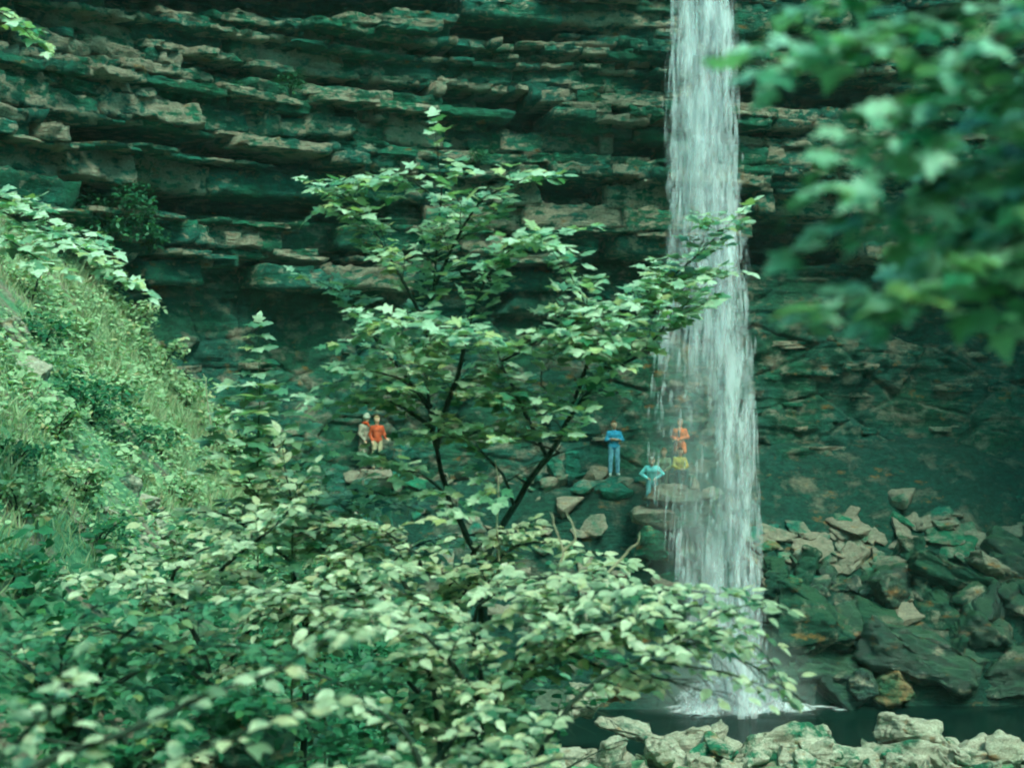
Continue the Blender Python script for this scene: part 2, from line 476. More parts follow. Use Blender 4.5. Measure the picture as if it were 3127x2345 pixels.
def slot_mask(ppx, ppy, soft=3.0):
    m = np.zeros(ppx.shape)
    for sl in SLOTS:
        a = np.array(sl, float)
        t_ = np.interp(ppx, a[:, 0], a[:, 1]); b_ = np.interp(ppx, a[:, 0], a[:, 2])
        k = np.clip((ppy - t_) / soft + 1, 0, 1) * np.clip((b_ - ppy) / soft + 1, 0, 1) * np.clip((ppx - a[0, 0]) / 6 + 1, 0, 1) * np.clip((a[-1, 0] - ppx) / 6 + 1, 0, 1)
        m = np.maximum(m, k)
    return m
_y = py_ - tx_ * OO
OO = OO - 3.2 * slot_mask(512 + F * (px_ + ty_ * OO) / _y, 383.5 - F * (ZZ - CAM_Z) / _y)       # hollows worn deep behind the slots
V = P3(px_ + ty_ * OO, py_ - tx_ * OO, ZZ).reshape(-1, 3)
f = grid_faces(len(ss), len(zz))
cliff = add('cliff', mesh_np('cliff', V, f, M_shale, False), kind='structure')
cliff['label'] = 'bedded rock cliff with deep dark overhangs behind the waterfall'

# blocks of the bedded upper cliff, each with its own joints
def block_lattice(nu, nv, nw):
    """surface of a box lattice, -0.5..0.5"""
    idx = {}; vs_ = []; fs = []
    def vid(i, j, k):
        key = (i, j, k)
        if key not in idx:
            idx[key] = len(vs_); vs_.append((i / nu - 0.5, j / nv - 0.5, k / nw - 0.5))
        return idx[key]
    for i in range(nu):
        for j in range(nv):
            fs.append((vid(i, j, nw), vid(i + 1, j, nw), vid(i + 1, j + 1, nw), vid(i, j + 1, nw)))
            fs.append((vid(i, j, 0), vid(i, j + 1, 0), vid(i + 1, j + 1, 0), vid(i + 1, j, 0)))
    for i in range(nu):
        for k in range(nw):
            fs.append((vid(i, 0, k), vid(i + 1, 0, k), vid(i + 1, 0, k + 1), vid(i, 0, k + 1)))
    for j in range(nv):
        for k in range(nw):
            fs.append((vid(0, j, k), vid(0, j, k + 1), vid(0, j + 1, k + 1), vid(0, j + 1, k)))
            fs.append((vid(nu, j, k), vid(nu, j + 1, k), vid(nu, j + 1, k + 1), vid(nu, j, k + 1)))
    return np.array(vs_), np.array(fs)
LAT = {n: block_lattice(*n) for n in ((4, 2, 2), (7, 3, 3), (12, 3, 5), (18, 3, 5))}

def in_slot(px, py, pad=0.0):
    for sl in SLOTS:
        a = np.array(sl, float)
        if a[0, 0] - 4 <= px <= a[-1, 0] + 4:
            if np.interp(px, a[:, 0], a[:, 1]) - pad <= py <= np.interp(px, a[:, 0], a[:, 2]) + pad:
                return True
    return False

blocks = []
zb = 13.1
sa, sb = S_OF_PX(-70), S_OF_PX(1110)
bed_no = 0
rb = random.Random(29)
while zb < 25.0:
    th = rb.choice([0.10, 0.14, 0.18, 0.22, 0.26, 0.32, 0.40, 0.52, 0.66, 0.8]) * (1 if zb < 23 else 1.6)
    s = sa + rb.random()
    bed_off = rb.uniform(-0.38, 0.38)
    mean_len = rb.uniform(0.8, 2.2) * (0.6 + 1.2 * th)
    while s < sb:
        ln = max(0.3, rb.gammavariate(2.2, mean_len / 2.2))
        ln = min(ln, 3.4)
        sc = s + ln / 2
        zc = zb + th / 2 - float(dip(np.array(sc), np.array(zb)))
        x, y, tx, ty = (float(v) for v in plan(sc))
        fo = float(np.interp(zc, front_z, front_o)) + bed_off + 0.55 * float(vnoise(np.array([sc * 0.22, bed_no * 0.35, 0.0]), 101)) + rb.gauss(0, 0.17)
        back = float(np.interp(zc, base_z, base_o)) - 1.1
        # position on the picture plane, only to leave the slots open
        cx, cy = x + ty * fo, y - tx * fo
        ppx, ppy = 512 + F * cx / cy, 383.5 - F * (zc - CAM_Z) / cy
        low = 14.2 + 0.5 * float(vnoise(np.array([sc * 0.3, 0.0, 4.0]), 102))
        hp_ = 0.10 * th * F / cy
        skip = in_slot(ppx, ppy) or in_slot(ppx, ppy - hp_) or in_slot(ppx, ppy + hp_)
        if zc < low:
            skip = skip or rb.random() < 0.75
        if not skip and rb.random() < 0.94:
            blocks.append((sc, zc, ln, th, fo, back, rb.random()))
        s += ln
    zb += th
    bed_no += 1
# slabs and ledges standing out of the lower wall
for _ in range(60):
    sc = rb.uniform(S_OF_PX(60), S_OF_PX(1060)); zc = rb.uniform(7.2, 13.2)
    if rb.random() < 0.35: sc = rb.uniform(S_OF_PX(740), S_OF_PX(1040)); zc = rb.uniform(8.0, 13)
    o = float(wall_off(np.array([sc]), np.array([zc]))[0])
    blocks.append((sc, zc, rb.uniform(0.35, 1.6), rb.uniform(0.07, 0.24), o + rb.uniform(0.04, 0.2), o - 0.7, rb.random()))

def unit_(v):
    v = np.asarray(v, float)
    return v / np.linalg.norm(v)

def block_mesh(b, k):
    sc, zc, ln, th, fo, back, rv = b
    n = (18, 3, 5) if ln > 1.8 else (12, 3, 5) if ln > 1.0 else (7, 3, 3) if ln > 0.5 else (4, 2, 2)
    v, fc = LAT[n]
    v = v.copy()
    x, y, tx, ty = (float(a) for a in plan(sc))
    d = fo - back
    u, w_, h = v[:, 0], v[:, 1], v[:, 2]          # w = -0.5 front .. 0.5 back
    rk = random.Random(k * 13 + 5)
    # broken corners: planes cut across the front edges
    q = np.stack([u * ln, -w_ * d, h * th], 1)
    half = np.array([ln / 2, d / 2, th / 2])
    for _ in range(rk.choice([1, 2, 2, 3])):
        nv = unit_([rk.choice([-1, 1]) * rk.uniform(0.2, 1.0), rk.uniform(0.35, 1.0), rk.choice([-1, -1, 1]) * rk.uniform(0.0, 1.0) * min(1.0, th * 3)])
        reach = (np.abs(nv) * half).sum() * 1.0 - rk.uniform(0.02, 0.16) * min(1.0, ln)
        ex = np.clip(q @ nv - reach, 0, None)
        q = q - ex[:, None] * nv[None, :]
    roll = rk.gauss(0, 0.022)
    L, D, H = q[:, 0] * 1.02, fo - d / 2 + q[:, 1], q[:, 2] + q[:, 0] * roll
    seed = np.full(len(u), k * 3.7)
    nz1 = fbm(P3((sc + L) * 1.2 + seed, (zc + H) * 2.2, D * 1.2), 2, 120)
    nz2 = fbm(P3((sc + L) * 5.5 + seed, (zc + H) * 9.0, D * 4.0), 2, 121)
    nz3 = fbm(P3((sc + L) * 2.2 - seed, (zc + H) * 1.5, D * 1.6), 2, 122)
    frontness = np.clip(0.5 - w_, 0, 1)
    slant = (rv - 0.5) * 0.30 * min(ln, 1.5)
    D = D + frontness * (0.18 * nz1 + 0.17 * nz2 + u * slant + h * th * (0.5 - rv) * 0.7)
    H = H + th * (0.16 * nz3 + 0.16 * nz2) * (0.3 + 0.7 * frontness)
    L = L + 0.07 * min(ln, 1.0) * nz3
    return P3(x + tx * L + ty * D, y + ty * L - tx * D, zc + H), fc

def px_of(b):
    x, y, tx, ty = (float(a) for a in plan(b[0]))
    cx, cy = x + ty * b[4], y - tx * b[4]
    return 512 + F * cx / cy, 383.5 - F * (b[1] - CAM_Z) / cy
def inview(b):
    p, q = px_of(b)
    return -30 < p < 1054 and -20 < q < 500
scored = sorted(range(len(blocks)), key=lambda i: -(blocks[i][2] * blocks[i][3] * (1.0 if inview(blocks[i]) else 0.0)))
own = set(scored[:290])
rest_v, rest_f, off = [], [], 0
for k, b in enumerate(blocks):
    v, fc = block_mesh(b, k)
    if k in own:
        c = v.mean(0)
        o = add('rock_slab', mesh_np('rock_slab', v - c, fc, M_cliff), cliff)
        o.location = c
    else:
        rest_v.append(v); rest_f.append(fc + off); off += len(v)
add('small_ledges', mesh_np('small_ledges', np.concatenate(rest_v), np.concatenate(rest_f), M_cliff), cliff, kind='stuff')
# ------------------------------------------------------------------ pool, waterfall, foam and spray
def pool_material():
    t = NT('pool water')
    n = t.math('ADD', t.noise(t.pos((0.7, 2.2, 1)), 2.2, 5, 0.6), t.math('MULTIPLY', t.noise(t.pos((1, 3, 1)), 9.0, 3, 0.5), 0.35))
    c = t.mix(t.ramp(t.noise(t.pos(), 0.6, 3, 0.5), [(0.4, 0.0), (0.6, 1.0)]), (0.001, 0.010, 0.008), (0.002, 0.014, 0.011))
    b = t.bsdf(c, 0.10, 0.12, t.bump(n, 0.16, 0.06))
    b.inputs['IOR'].default_value = 1.2
    return t.done(b.outputs[0])
xs = np.linspace(-12, 30, 90); ys = np.linspace(36.0, 46.5, 40)
A, B = np.meshgrid(xs, ys, indexing='ij')
add('pool', mesh_np('pool', P3(A, B, 0.02 * fbm(P3(A * 1.2, B * 2.0, 0), 3, 200)).reshape(-1, 3), grid_faces(90, 40), pool_material(), True), kind='structure')

FALL_Y = 43.2
fz = np.array([-0.2, 0.6, 2.1, 5.0, 7.3, 9.0, 11.5, 15.0, 18.5, 21.5, 25.0, 27.5])
f_l = np.array([698, 697, 692, 668, 647, 646, 656, 668, 666, 668, 668, 668], float)      # left and right edge
f_r = np.array([766, 764, 762, 760, 758, 756, 751, 740, 737, 733, 730, 728], float)
def fall_edge(z):
    return (np.interp(z, fz, f_l) - 512) / F * FALL_Y, (np.interp(z, fz, f_r) - 512) / F * FALL_Y

def water_material(name, body):
    t = NT(name)
    v = t.pos((1, 1, 0.085))
    n1 = t.noise(v, 3.6, 7, 0.62, 0.4)
    n2 = t.noise(t.pos((1, 1, 0.26)), 1.9, 5, 0.6, 0.5)
    n3 = t.noise(t.pos((1, 1, 0.35)), 9.0, 4, 0.6)
    a = t.math('ADD', t.math('MULTIPLY', n1, 0.55), t.math('MULTIPLY', n2, 0.75))
    a = t.math('ADD', a, t.math('MULTIPLY', n3, 0.12))
    a = t.ramp(a, [(body[0], body[2]), (body[1], body[3])])
    at = t.new('ShaderNodeAttribute', attribute_name='cover')
    a = t.math('MULTIPLY', a, at.outputs['Fac'], True)
    d = t.new('ShaderNodeBsdfDiffuse'); d.inputs['Color'].default_value = (0.82, 0.82, 0.88, 1)
    tl = t.new('ShaderNodeBsdfTranslucent'); tl.inputs['Color'].default_value = (0.80, 0.82, 0.90, 1)
    m = t.new('ShaderNodeMixShader'); m.inputs[0].default_value = 0.4
    t.link(d.outputs[0], m.inputs[1]); t.link(tl.outputs[0], m.inputs[2])
    tr = t.new('ShaderNodeBsdfTransparent')
    m2 = t.new('ShaderNodeMixShader')
    t.link(a, m2.inputs[0]); t.link(tr.outputs[0], m2.inputs[1]); t.link(m.outputs[0], m2.inputs[2])
    return t.done(m2.outputs[0])
M_sheet = water_material('falling water', (0.675, 0.86, 0.0, 0.92))
M_strand = water_material('water strand', (0.45, 0.75, 0.10, 0.50))
M_foam = water_material('foam', (0.36, 0.60, 0.55, 1.0))

def set_cover(me, c):
    at = me.attributes.new('cover', 'FLOAT', 'POINT')
    at.data.foreach_set('value', np.asarray(c, dtype=np.float32))

waterfall = bpy.data.objects.new('waterfall', None)
col.objects.link(waterfall)
waterfall.location = (5.9, FALL_Y, 0)
waterfall['label'] = 'tall white waterfall dropping free from the cliff into the pool'
waterfall['category'] = 'waterfall'
WO = np.array([5.9, FALL_Y, 0.0])
# hollow curtains of falling water, one inside the other
for li, (k, dy, seed, cov) in enumerate(((1.0, 0.55, 1, 0.70), (0.84, 0.36, 2, 0.85), (0.60, 0.20, 3, 0.8))):
    nth, nz_ = 72, 150
    th = np.linspace(0, 2 * np.pi, nth, endpoint=False); z = np.linspace(-0.1, 27.5, nz_)
    TH, ZZ2 = np.meshgrid(th, z, indexing='ij')
    l, r = fall_edge(ZZ2)
    c = (l + r) / 2; hw = (r - l) / 2 * k
    wob = 1 + 0.30 * fbm(P3(np.cos(TH) * 2.5 + seed * 9, np.sin(TH) * 2.5, ZZ2 * 0.42), 4, 300 + seed)
    x = c + hw * np.cos(TH) * wob + 0.10 * fbm(P3(ZZ2 * 0.3, seed, 0), 2, 310)
    y = FALL_Y + dy * (1 + 0.05 * (20 - np.clip(ZZ2, 0, 20))) * np.sin(TH) * wob + 0.06 * fbm(P3(x * 4, ZZ2 * 0.4, seed), 3, 305)
    vv = P3(x, y, ZZ2).reshape(-1, 3) - WO
    i = np.arange(nth)[:, None]; j = np.arange(nz_ - 1)[None, :]
    a_ = (i * nz_ + j).ravel(); b_ = (((i + 1) % nth) * nz_ + j).ravel()
    me = mesh_np('curtain', vv, np.stack([a_, b_, b_ + 1, a_ + 1], 1), M_sheet, True)
    u = np.cos(TH)
    edge = np.clip((1 - np.abs(u) * (1.0 + 0.35 * fbm(P3(np.sign(u) * 3, ZZ2 * 0.7, seed), 3, 345))) * 2.6, 0.0, 1)
    # heavier along the right-hand side and at the top, thinner where the ledge is seen through it
    heavy = 0.55 + 0.45 * sstep(-0.2, 0.75, u) + 0.30 * sstep(15, 21, ZZ2)
    heavy = heavy * (1 - 0.88 * sstep(14.0, 8.6, ZZ2 + 2.5 * fbm(P3(u * 3, ZZ2 * 0.5, seed), 3, 341)) * sstep(3.0, 6.4, ZZ2 + 1.5 * fbm(P3(u * 3, ZZ2 * 0.5, seed), 3, 342)) * sstep(0.65, 0.05, u + 0.35 * fbm(P3(u, ZZ2 * 0.6, seed), 2, 343)))
    heavy = heavy * (0.62 + 1.1 * np.clip(0.5 + 0.9 * fbm(P3(u * 2.6 + seed * 3, ZZ2 * 0.22, seed), 3, 340), 0, 1))
    set_cover(me, (cov * np.clip(heavy, 0, 1.25) * (0.10 + 0.90 * edge)).ravel())
    add('curtain', me, waterfall)
# loose strands and falling clots
N = 3600
zt = rng.uniform(0.3, 27, N)
ln = rng.gamma(2.0, 0.34, N) + 0.15
uu = rng.normal(0.10, 0.52, N)
uu = np.where(np.abs(uu) > 1.04, rng.uniform(-0.9, 0.95, N), uu)
mask = rng.random(N) < 0.35
uu[mask] = rng.uniform(0.25, 1.0, mask.sum())
ml = (rng.random(N) < 0.10)
uu[ml] = rng.normal(-0.82, 0.08, ml.sum()); zt[ml] = rng.uniform(2, 13.5, ml.sum())
thin = (zt > 5.2) & (zt < 10.5) & (uu < 0.35) & (rng.random(N) < 0.75)      # the veil is thin where the ledge shows through
zt[thin] += rng.uniform(5, 14, thin.sum())
l, r = fall_edge(zt)
cx = (l + r) / 2 + (r - l) / 2 * uu * 1.0
cy = FALL_Y + rng.normal(0, 0.3, N)
wd = rng.gamma(2.0, 0.016, N) + 0.012
lean = rng.normal(0, 0.03, N) + 0.05 * uu
tmpl = np.array([(0, 0, 0.5), (1, 0, 0.12), (-0.5, 0.87, 0.05), (-0.5, -0.87, 0.1), (0, 0, -0.5)])
tf = np.array([(0, 1, 2), (0, 2, 3), (0, 3, 1), (4, 2, 1), (4, 3, 2), (4, 1, 3)])
vv = np.zeros((N, 5, 3))
vv[:, :, 0] = cx[:, None] - WO[0] + tmpl[None, :, 0] * wd[:, None] + lean[:, None] * tmpl[None, :, 2] * -ln[:, None]
vv[:, :, 1] = cy[:, None] - WO[1] + tmpl[None, :, 1] * wd[:, None]
vv[:, :, 2] = np.maximum(zt[:, None] + tmpl[None, :, 2] * ln[:, None], 0.02)
ff = (tf[None] + (np.arange(N) * 5)[:, None, None]).reshape(-1, 3)
me = mesh_np('strands', vv.reshape(-1, 3), ff, M_strand, True)
set_cover(me, np.tile([0.0, 0.55, 0.55, 0.55, 0.0], N))
add('strands', me, waterfall, kind='stuff')

# splash and foam where it strikes the pool
xs = np.linspace((622 - 512) / F * 43, (880 - 512) / F * 43, 130); ys = np.linspace(41.9, 45.0, 50)
A, B = np.meshgrid(xs, ys, indexing='ij')
cxp = (728 - 512) / F * 43
rr = np.hypot((A - cxp) / np.where(A > cxp, 3.2, 2.2), (B - 43.4) / 0.95)
Hh = 0.03 + 0.42 * np.clip(1 - rr, 0, 1) ** 1.2 * (1 + 0.9 * fbm(P3(A * 3, B * 3, 0), 4, 330)) + 0.03 * fbm(P3(A * 4, B * 6, 0), 3, 331)
me = mesh_np('foam', P3(A, B, Hh).reshape(-1, 3), grid_faces(130, 50), M_foam, True)
set_cover(me, np.clip(3.0 * (1.1 - rr) + 1.5 * fbm(P3(A * 1.8, B * 4.5, 0), 4, 332) - 0.2, 0, 1).ravel())
add('foam', me, kind='stuff')
N = 9000
t_ = rng.beta(1.3, 1.3, N)
cx = (680 + t_ * 105 - 512) / F * 43 + rng.normal(0, 0.1, N)
hh = (0.30 + 0.9 * np.exp(-((cx - cxp) / 1.2) ** 2)) * rng.random(N) ** 1.6
cy = 43.2 + rng.normal(0, 0.32, N)
wd = rng.gamma(2, 0.006, N) + 0.005; ln = wd * rng.uniform(1, 4, N)
vv = np.zeros((N, 5, 3))
ax = np.stack([rng.normal(0, 0.6, N), rng.normal(0, 0.3, N), np.ones(N)], 1)
ax /= np.linalg.norm(ax, axis=1)[:, None]
ctr = np.stack([cx, cy, hh + 0.05], 1)
vv = ctr[:, None, :] + tmpl[None, :, 2:3] * ln[:, None, None] * 2 * ax[:, None, :]
vv[:, :, 0] += tmpl[None, :, 0] * wd[:, None]; vv[:, :, 1] += tmpl[None, :, 1] * wd[:, None]
me = mesh_np('splash', vv.reshape(-1, 3), (tf[None] + (np.arange(N) * 5)[:, None, None]).reshape(-1, 3), M_foam, True)
set_cover(me, np.tile([0.0, 0.5, 0.5, 0.5, 0.0], N))
add('splash', me, kind='stuff')

# drifting spray round the foot of the fall
def mist(name, c, r, density):
    """a drifting puff, dense at its heart and thinning to nothing"""
    t = NT(name)
    v = t.new('ShaderNodeVolumePrincipled')
    v.inputs['Color'].default_value = (0.93, 0.97, 0.97, 1)
    tc = t.new('ShaderNodeTexCoord'); ln_ = t.new('ShaderNodeVectorMath', operation='LENGTH')
    t.link(tc.outputs['Object'], ln_.inputs[0])
    fall = t.ramp(ln_.outputs['Value'], [(0.0, 1.0), (0.55, 0.40), (0.98, 0.0)])
    t.link(t.math('MULTIPLY', fall, density), v.inputs['Density'])
    t.link(v.outputs[0], t.out.inputs['Volume'])
    bm = bmesh.new()
    bmesh.ops.create_icosphere(bm, subdivisions=3, radius=1.0)
    me = bpy.data.meshes.new(name); bm.to_mesh(me); bm.free()
    me.materials.append(t.m)
    o = add(name, me, kind='stuff'); o.location = c; o.scale = r
    return o
mist('spray_mist', (6.5, 43.1, 0.5), (3.2, 1.1, 2.6), 0.55)
mist('spray_mist', (5.5, 43.1, 6.5), (1.9, 0.9, 5.5), 0.16)
# ------------------------------------------------------------------ boulders and stones
def rock_mesh(name, dims, seed, mat, sub=3, rough=0.14, npts=14, flat=0.0, tilt=(0, 0, 0)):
    """an angular stone: the hull of a few points, refined and weathered"""
    rr_ = random.Random(seed)
    bm = bmesh.new()
    for _ in range(npts):
        v = Vector((rr_.uniform(-1, 1), rr_.uniform(-1, 1), rr_.uniform(-1, 1)))
        m = max(abs(v.x), abs(v.y), abs(v.z))
        v = v / m * (0.5 if rr_.random() < 0.75 else 0.42)
        v.z *= 1 - flat * 0.2
        bm.verts.new(v)
    r_ = bmesh.ops.convex_hull(bm, input=bm.verts)
    bmesh.ops.delete(bm, geom=[g for g in r_['geom_interior'] if isinstance(g, bmesh.types.BMVert)], context='VERTS')
    bmesh.ops.dissolve_limit(bm, angle_limit=R(9), verts=bm.verts, edges=bm.edges)
    bmesh.ops.bevel(bm, geom=list(bm.edges), offset=0.018, segments=1, profile=0.6, affect='EDGES', clamp_overlap=True)
    bmesh.ops.triangulate(bm, faces=bm.faces)
    for _ in range(sub):
        long = [e for e in bm.edges if e.calc_length() > (0.055 if sub > 5 else 0.09)]
        if not long:
            break
        bmesh.ops.subdivide_edges(bm, edges=long, cuts=1)
        bmesh.ops.triangulate(bm, faces=[q for q in bm.faces if len(q.verts) > 3])
    bm.normal_update()
    co = np.array([v.co[:] for v in bm.verts]); no = np.array([v.normal[:] for v in bm.verts])
    sc = np.array(dims, float)
    w = co * sc
    mean = sc.mean()
    # layered relief: the stones split along their bedding
    n = fbm(w / mean * 3.0 + seed * 1.37, 4, 400) * rough + 0.45 * rough * fbm(P3(w[:, 0] / mean * 2, w[:, 1] / mean * 2, w[:, 2] / mean * 12) + seed, 2, 401)
    bd = w @ np.array([0.25, 0.18, 0.95]) / mean * 7 + 1.5 * fbm(w / mean * 2 + seed, 2, 402)
    n = n + 0.055 * (vnoise(P3(np.floor(bd), seed * 0.7, 0.3), 403)) + 0.05 * fbm(w / mean * 9.0 + seed, 3, 404)
    w = w + no * (n * mean * 0.75)[:, None]
    E = Matrix.Rotation(tilt[2], 3, 'Z') @ Matrix.Rotation(tilt[1], 3, 'Y') @ Matrix.Rotation(tilt[0], 3, 'X')
    w = w @ np.array(E).T
    faces = np.array([[v.index for v in q.verts] for q in bm.faces])
    bm.free()
    return mesh_np(name, w, faces, mat), w

def boulder(label, px, py, Y, dims, seed, mat, tilt=(0, 0, 0), cat='boulder', name='boulder', **kw):
    me, w = rock_mesh(name, dims, seed, mat, tilt=tilt, **kw)
    o = add(name, me, label=label, category=cat)
    o.location = U(px, py, Y)
    return o

BIG = dict(sub=7, rough=0.17, npts=12)
# the pile right of the fall
boulder('large mossy green boulder with a flat sloping top, right of the waterfall foot', 822, 622, 44.3, (3.3, 2.2, 2.3), 12, M_mossrock, (R(-24), R(4), R(8)), **BIG)
boulder('big dark wet boulder lying slanted above the pool edge', 918, 650, 44.4, (4.2, 2.0, 1.9), 23, M_wetrock, (R(-16), R(20), R(4)), **BIG)
boulder('long dark green slab with a black hollow beneath, right edge of the boulder pile', 962, 592, 46.2, (4.6, 2.4, 1.0), 31, M_mossrock, (R(-22), R(23), R(6)), **BIG)
boulder('pale grey flat slab propped on the pile at the right picture edge', 1000, 575, 45.8, (2.3, 1.1, 0.5), 44, M_talus, (R(-20), R(30), R(0)), **BIG)
boulder('grey green upright block close against the falling water', 772, 580, 44.6, (0.85, 0.9, 1.2), 52, M_mossrock, (R(-10), R(6), R(12)), **BIG)
boulder('rusty ochre boulder standing at the waterline below the dark wet boulder', 893, 686, 43.6, (1.4, 1.0, 1.3), 61, M_ochre, (R(-8), R(10), R(20)), **BIG)
boulder('small glistening wet boulder left of the ochre one', 862, 682, 43.5, (0.95, 0.8, 1.1), 77, M_wetrock, (R(-5), R(-12), R(5)), **BIG)
boulder('dark boulder cut by the right picture edge above the water', 1010, 672, 44.0, (2.0, 1.6, 1.7), 83, M_wetrock, (R(-10), R(-8), R(15)), **BIG)
boulder('dark angular rock wedged between the mossy boulder and the long slab', 884, 594, 45.3, (1.5, 1.2, 1.1), 91, M_wetrock, (R(-15), R(15), R(30)), **BIG)
boulder('dark rock in the shadow under the mossy boulder', 822, 668, 44.2, (2.7, 1.5, 1.2), 95, M_wetrock, (R(-5), R(8), R(0)), **BIG)
boulder('leaning dark spur of rock behind the orange stones', 800, 576, 45.2, (0.7, 0.8, 1.9), 99, M_mossrock, (R(-5), R(24), R(0)), **BIG)
boulder('bright orange brown stone at the edge of the falling water', 768, 549, 45.4, (0.85, 0.6, 0.5), 105, M_ochre, (0, R(14), 0), sub=3, cat='stone', name='stone')
boulder('small orange stone in front of the leaning spur', 795, 580, 44.0, (0.42, 0.35, 0.32), 108, M_ochre, (0, R(18), 0), sub=3, cat='stone', name='stone')
boulder('white angular stone above the leaning spur', 800, 555, 45.4, (0.5, 0.4, 0.42), 111, M_bank, (0, R(-30), 0), sub=3, cat='stone', name='stone')
boulder('taupe boulder half hidden by spray at the ledge behind the fall', 655, 545, 44.6, (1.2, 0.9, 1.2), 114, M_talus, (0, R(10), 0), sub=4)
# the near bank
boulder('pale pyramid boulder darkened by lichen, tallest on the near bank', 772, 752, 36.2, (2.3, 1.6, 2.1), 131, M_lichen, (R(-6), R(4), R(20)), **BIG)
boulder('low pale boulder between the lichen pyramid and the grey rock', 836, 770, 35.4, (1.8, 1.2, 1.2), 137, M_bank, (0, R(4), R(10)), **BIG)
boulder('pale wedge shaped slab perched on the grey near bank rock', 908, 727, 36.3, (1.75, 1.1, 0.75), 141, M_bank, (R(-10), R(-6), R(-8)), **BIG)
boulder('large grey rock under the perched wedge slab', 918, 764, 36.0, (3.0, 1.7, 1.9), 149, M_bank, (R(-5), R(6), R(5)), **BIG)
boulder('green grey rock at the right end of the near bank', 992, 768, 36.0, (1.5, 1.1, 1.2), 153, M_lichen, (0, R(12), 0), **BIG)
boulder('cracked pale block left of the lichen pyramid', 718, 735, 36.4, (0.72, 0.7, 0.75), 157, M_bank, (R(5), R(-14), R(20)), **BIG)
boulder('pale sloping slab beside the cracked block', 690, 740, 36.2, (1.25, 0.9, 0.7), 163, M_bank, (R(-10), R(-8), R(-10)), **BIG)
boulder('taupe rock in the dip below the cracked block', 735, 764, 35.6, (1.4, 1.1, 0.8), 167, M_bank, (0, R(8), R(30)), **BIG)
boulder('broad cream boulder at the bottom edge below the sloping slab', 692, 769, 35.0, (1.9, 1.2, 0.75), 173, M_bank, (0, R(3), R(-15)), **BIG)
boulder('pale fissured block at the foot of the leaning elm spray', 586, 699, 37.0, (1.0, 0.9, 0.85), 179, M_bank, (R(-5), R(5), R(12)), **BIG)
boulder('long pale slab in front of the pool left of the small oval stone', 626, 724, 36.8, (1.5, 0.9, 0.6), 181, M_bank, (R(-8), R(14), R(5)), **BIG)
boulder('small oval cream stone on the near bank', 657, 741, 36.2, (0.52, 0.4, 0.3), 191, M_bank, (0, R(8), 0), sub=4, cat='stone', name='stone')
boulder('upright broken cream rock among the near bank leaves', 610, 756, 35.6, (1.0, 0.8, 1.05), 193, M_bank, (R(4), R(-8), R(40)), **BIG)
boulder('low cream rock at the bottom edge left of the broken rock', 566, 760, 35.3, (1.1, 0.8, 0.55), 197, M_bank, (0, R(4), 0), **BIG)
boulder('rust brown elongated rock behind the fissured block', 612, 693, 37.6, (1.2, 0.6, 0.45), 199, M_ochre, (0, R(22), R(5)), **BIG)
boulder('dark shaded boulder under the leaves at the bottom left', 235, 752, 13.0, (1.0, 0.9, 0.8), 205, M_mossrock, (0, 0, R(20)), **BIG)
# stones standing on the people's ledge
for i, (px, py, w, h, lb) in enumerate([
        (556, 468, 0.6, 0.75, 'taupe standing stone on the ledge left of the person in blue'),
        (573, 464, 0.5, 1.0, 'narrow taupe stone nearest the person in blue'),
        (404, 452, 0.8, 0.9, 'taupe block on the ledge beside the person in red'),
        (345, 440, 0.8, 0.7, 'grey square block behind the person in the grey coat'),
        (676, 492, 2.2, 0.7, 'broad grey rock below the seated people behind the fall'),
        (692, 512, 1.6, 0.9, 'pale rock seen through the right side of the fall')]):
    me, w_ = rock_mesh('boulder', (w, w * 0.8, h), 220 + i * 3, M_talus, 4, 0.1)
    o = add('boulder', me, label=lb, category='boulder'); o.location = U(px, py, 46.9 if px < 660 else 45.2)

# talus: flat stones lying on the slope, part of the ground
rt = random.Random(5)
slab_me = [rock_mesh('stone', (1, 0.72, 0.24), 300 + i * 7, M_talus, 2, 0.09, 13)[0] for i in range(9)]
chip_me = [rock_mesh('stone', (1, 0.8, 0.6), 400 + i * 7, M_talus, 2, 0.1, 12)[0] for i in range(6)]
bank_me = [rock_mesh('stone', (1, 0.8, 0.66), 500 + i * 7, M_lichen if i in (2, 5) else M_bank, 4, 0.15, 11)[0] for i in range(8)]
def slope_n(x, y):
    e = 0.25
    hx = (gh(x + e, y) - gh(x - e, y)) / (2 * e); hy = (gh(x, y + e) - gh(x, y - e)) / (2 * e)
    return Vector((-hx, -hy, 1)).normalized()
def lay(me, x, y, size, lift=0.25, jit=0.25, flatness=0.5):
    n = slope_n(x, y)
    n = (n * flatness + Vector((0, 0, 1)) * (1 - flatness) + Vector((rt.gauss(0, jit), rt.gauss(0, jit), 0))).normalized()
    q = n.to_track_quat('Z', 'Y')
    o = add('stone', me, ground)
    o.matrix_basis = Matrix.Translation((x, y, gh(x, y) + size * 0.12 * lift * 4)) @ q.to_matrix().to_4x4() @ Matrix.Rotation(rt.uniform(0, 6.28), 4, 'Z') @ Matrix.Diagonal((size, size * rt.uniform(0.75, 1.15), size * rt.uniform(0.7, 1.3), 1))
    return o
n_t = 0
while n_t < 120:
    px = rt.uniform(755, 1060); Y = rt.uniform(45.0, 50.2)
    x = (px - 512) / F * Y
    h = gh(x, Y); py = 383.5 - (h - CAM_Z) / Y * F
    # thick at the foot of the smooth mound, sparse upon it
    if py < 490 or rt.random() > (0.08 if py < 515 else 1.0 if py < 575 else 0.4): continue
    lay(rt.choice(slab_me), x, Y, rt.choice([0.4, 0.6, 0.8, 1.0, 1.3, 1.7]) * rt.uniform(0.8, 1.15), 0.2, 0.2, 0.6); n_t += 1
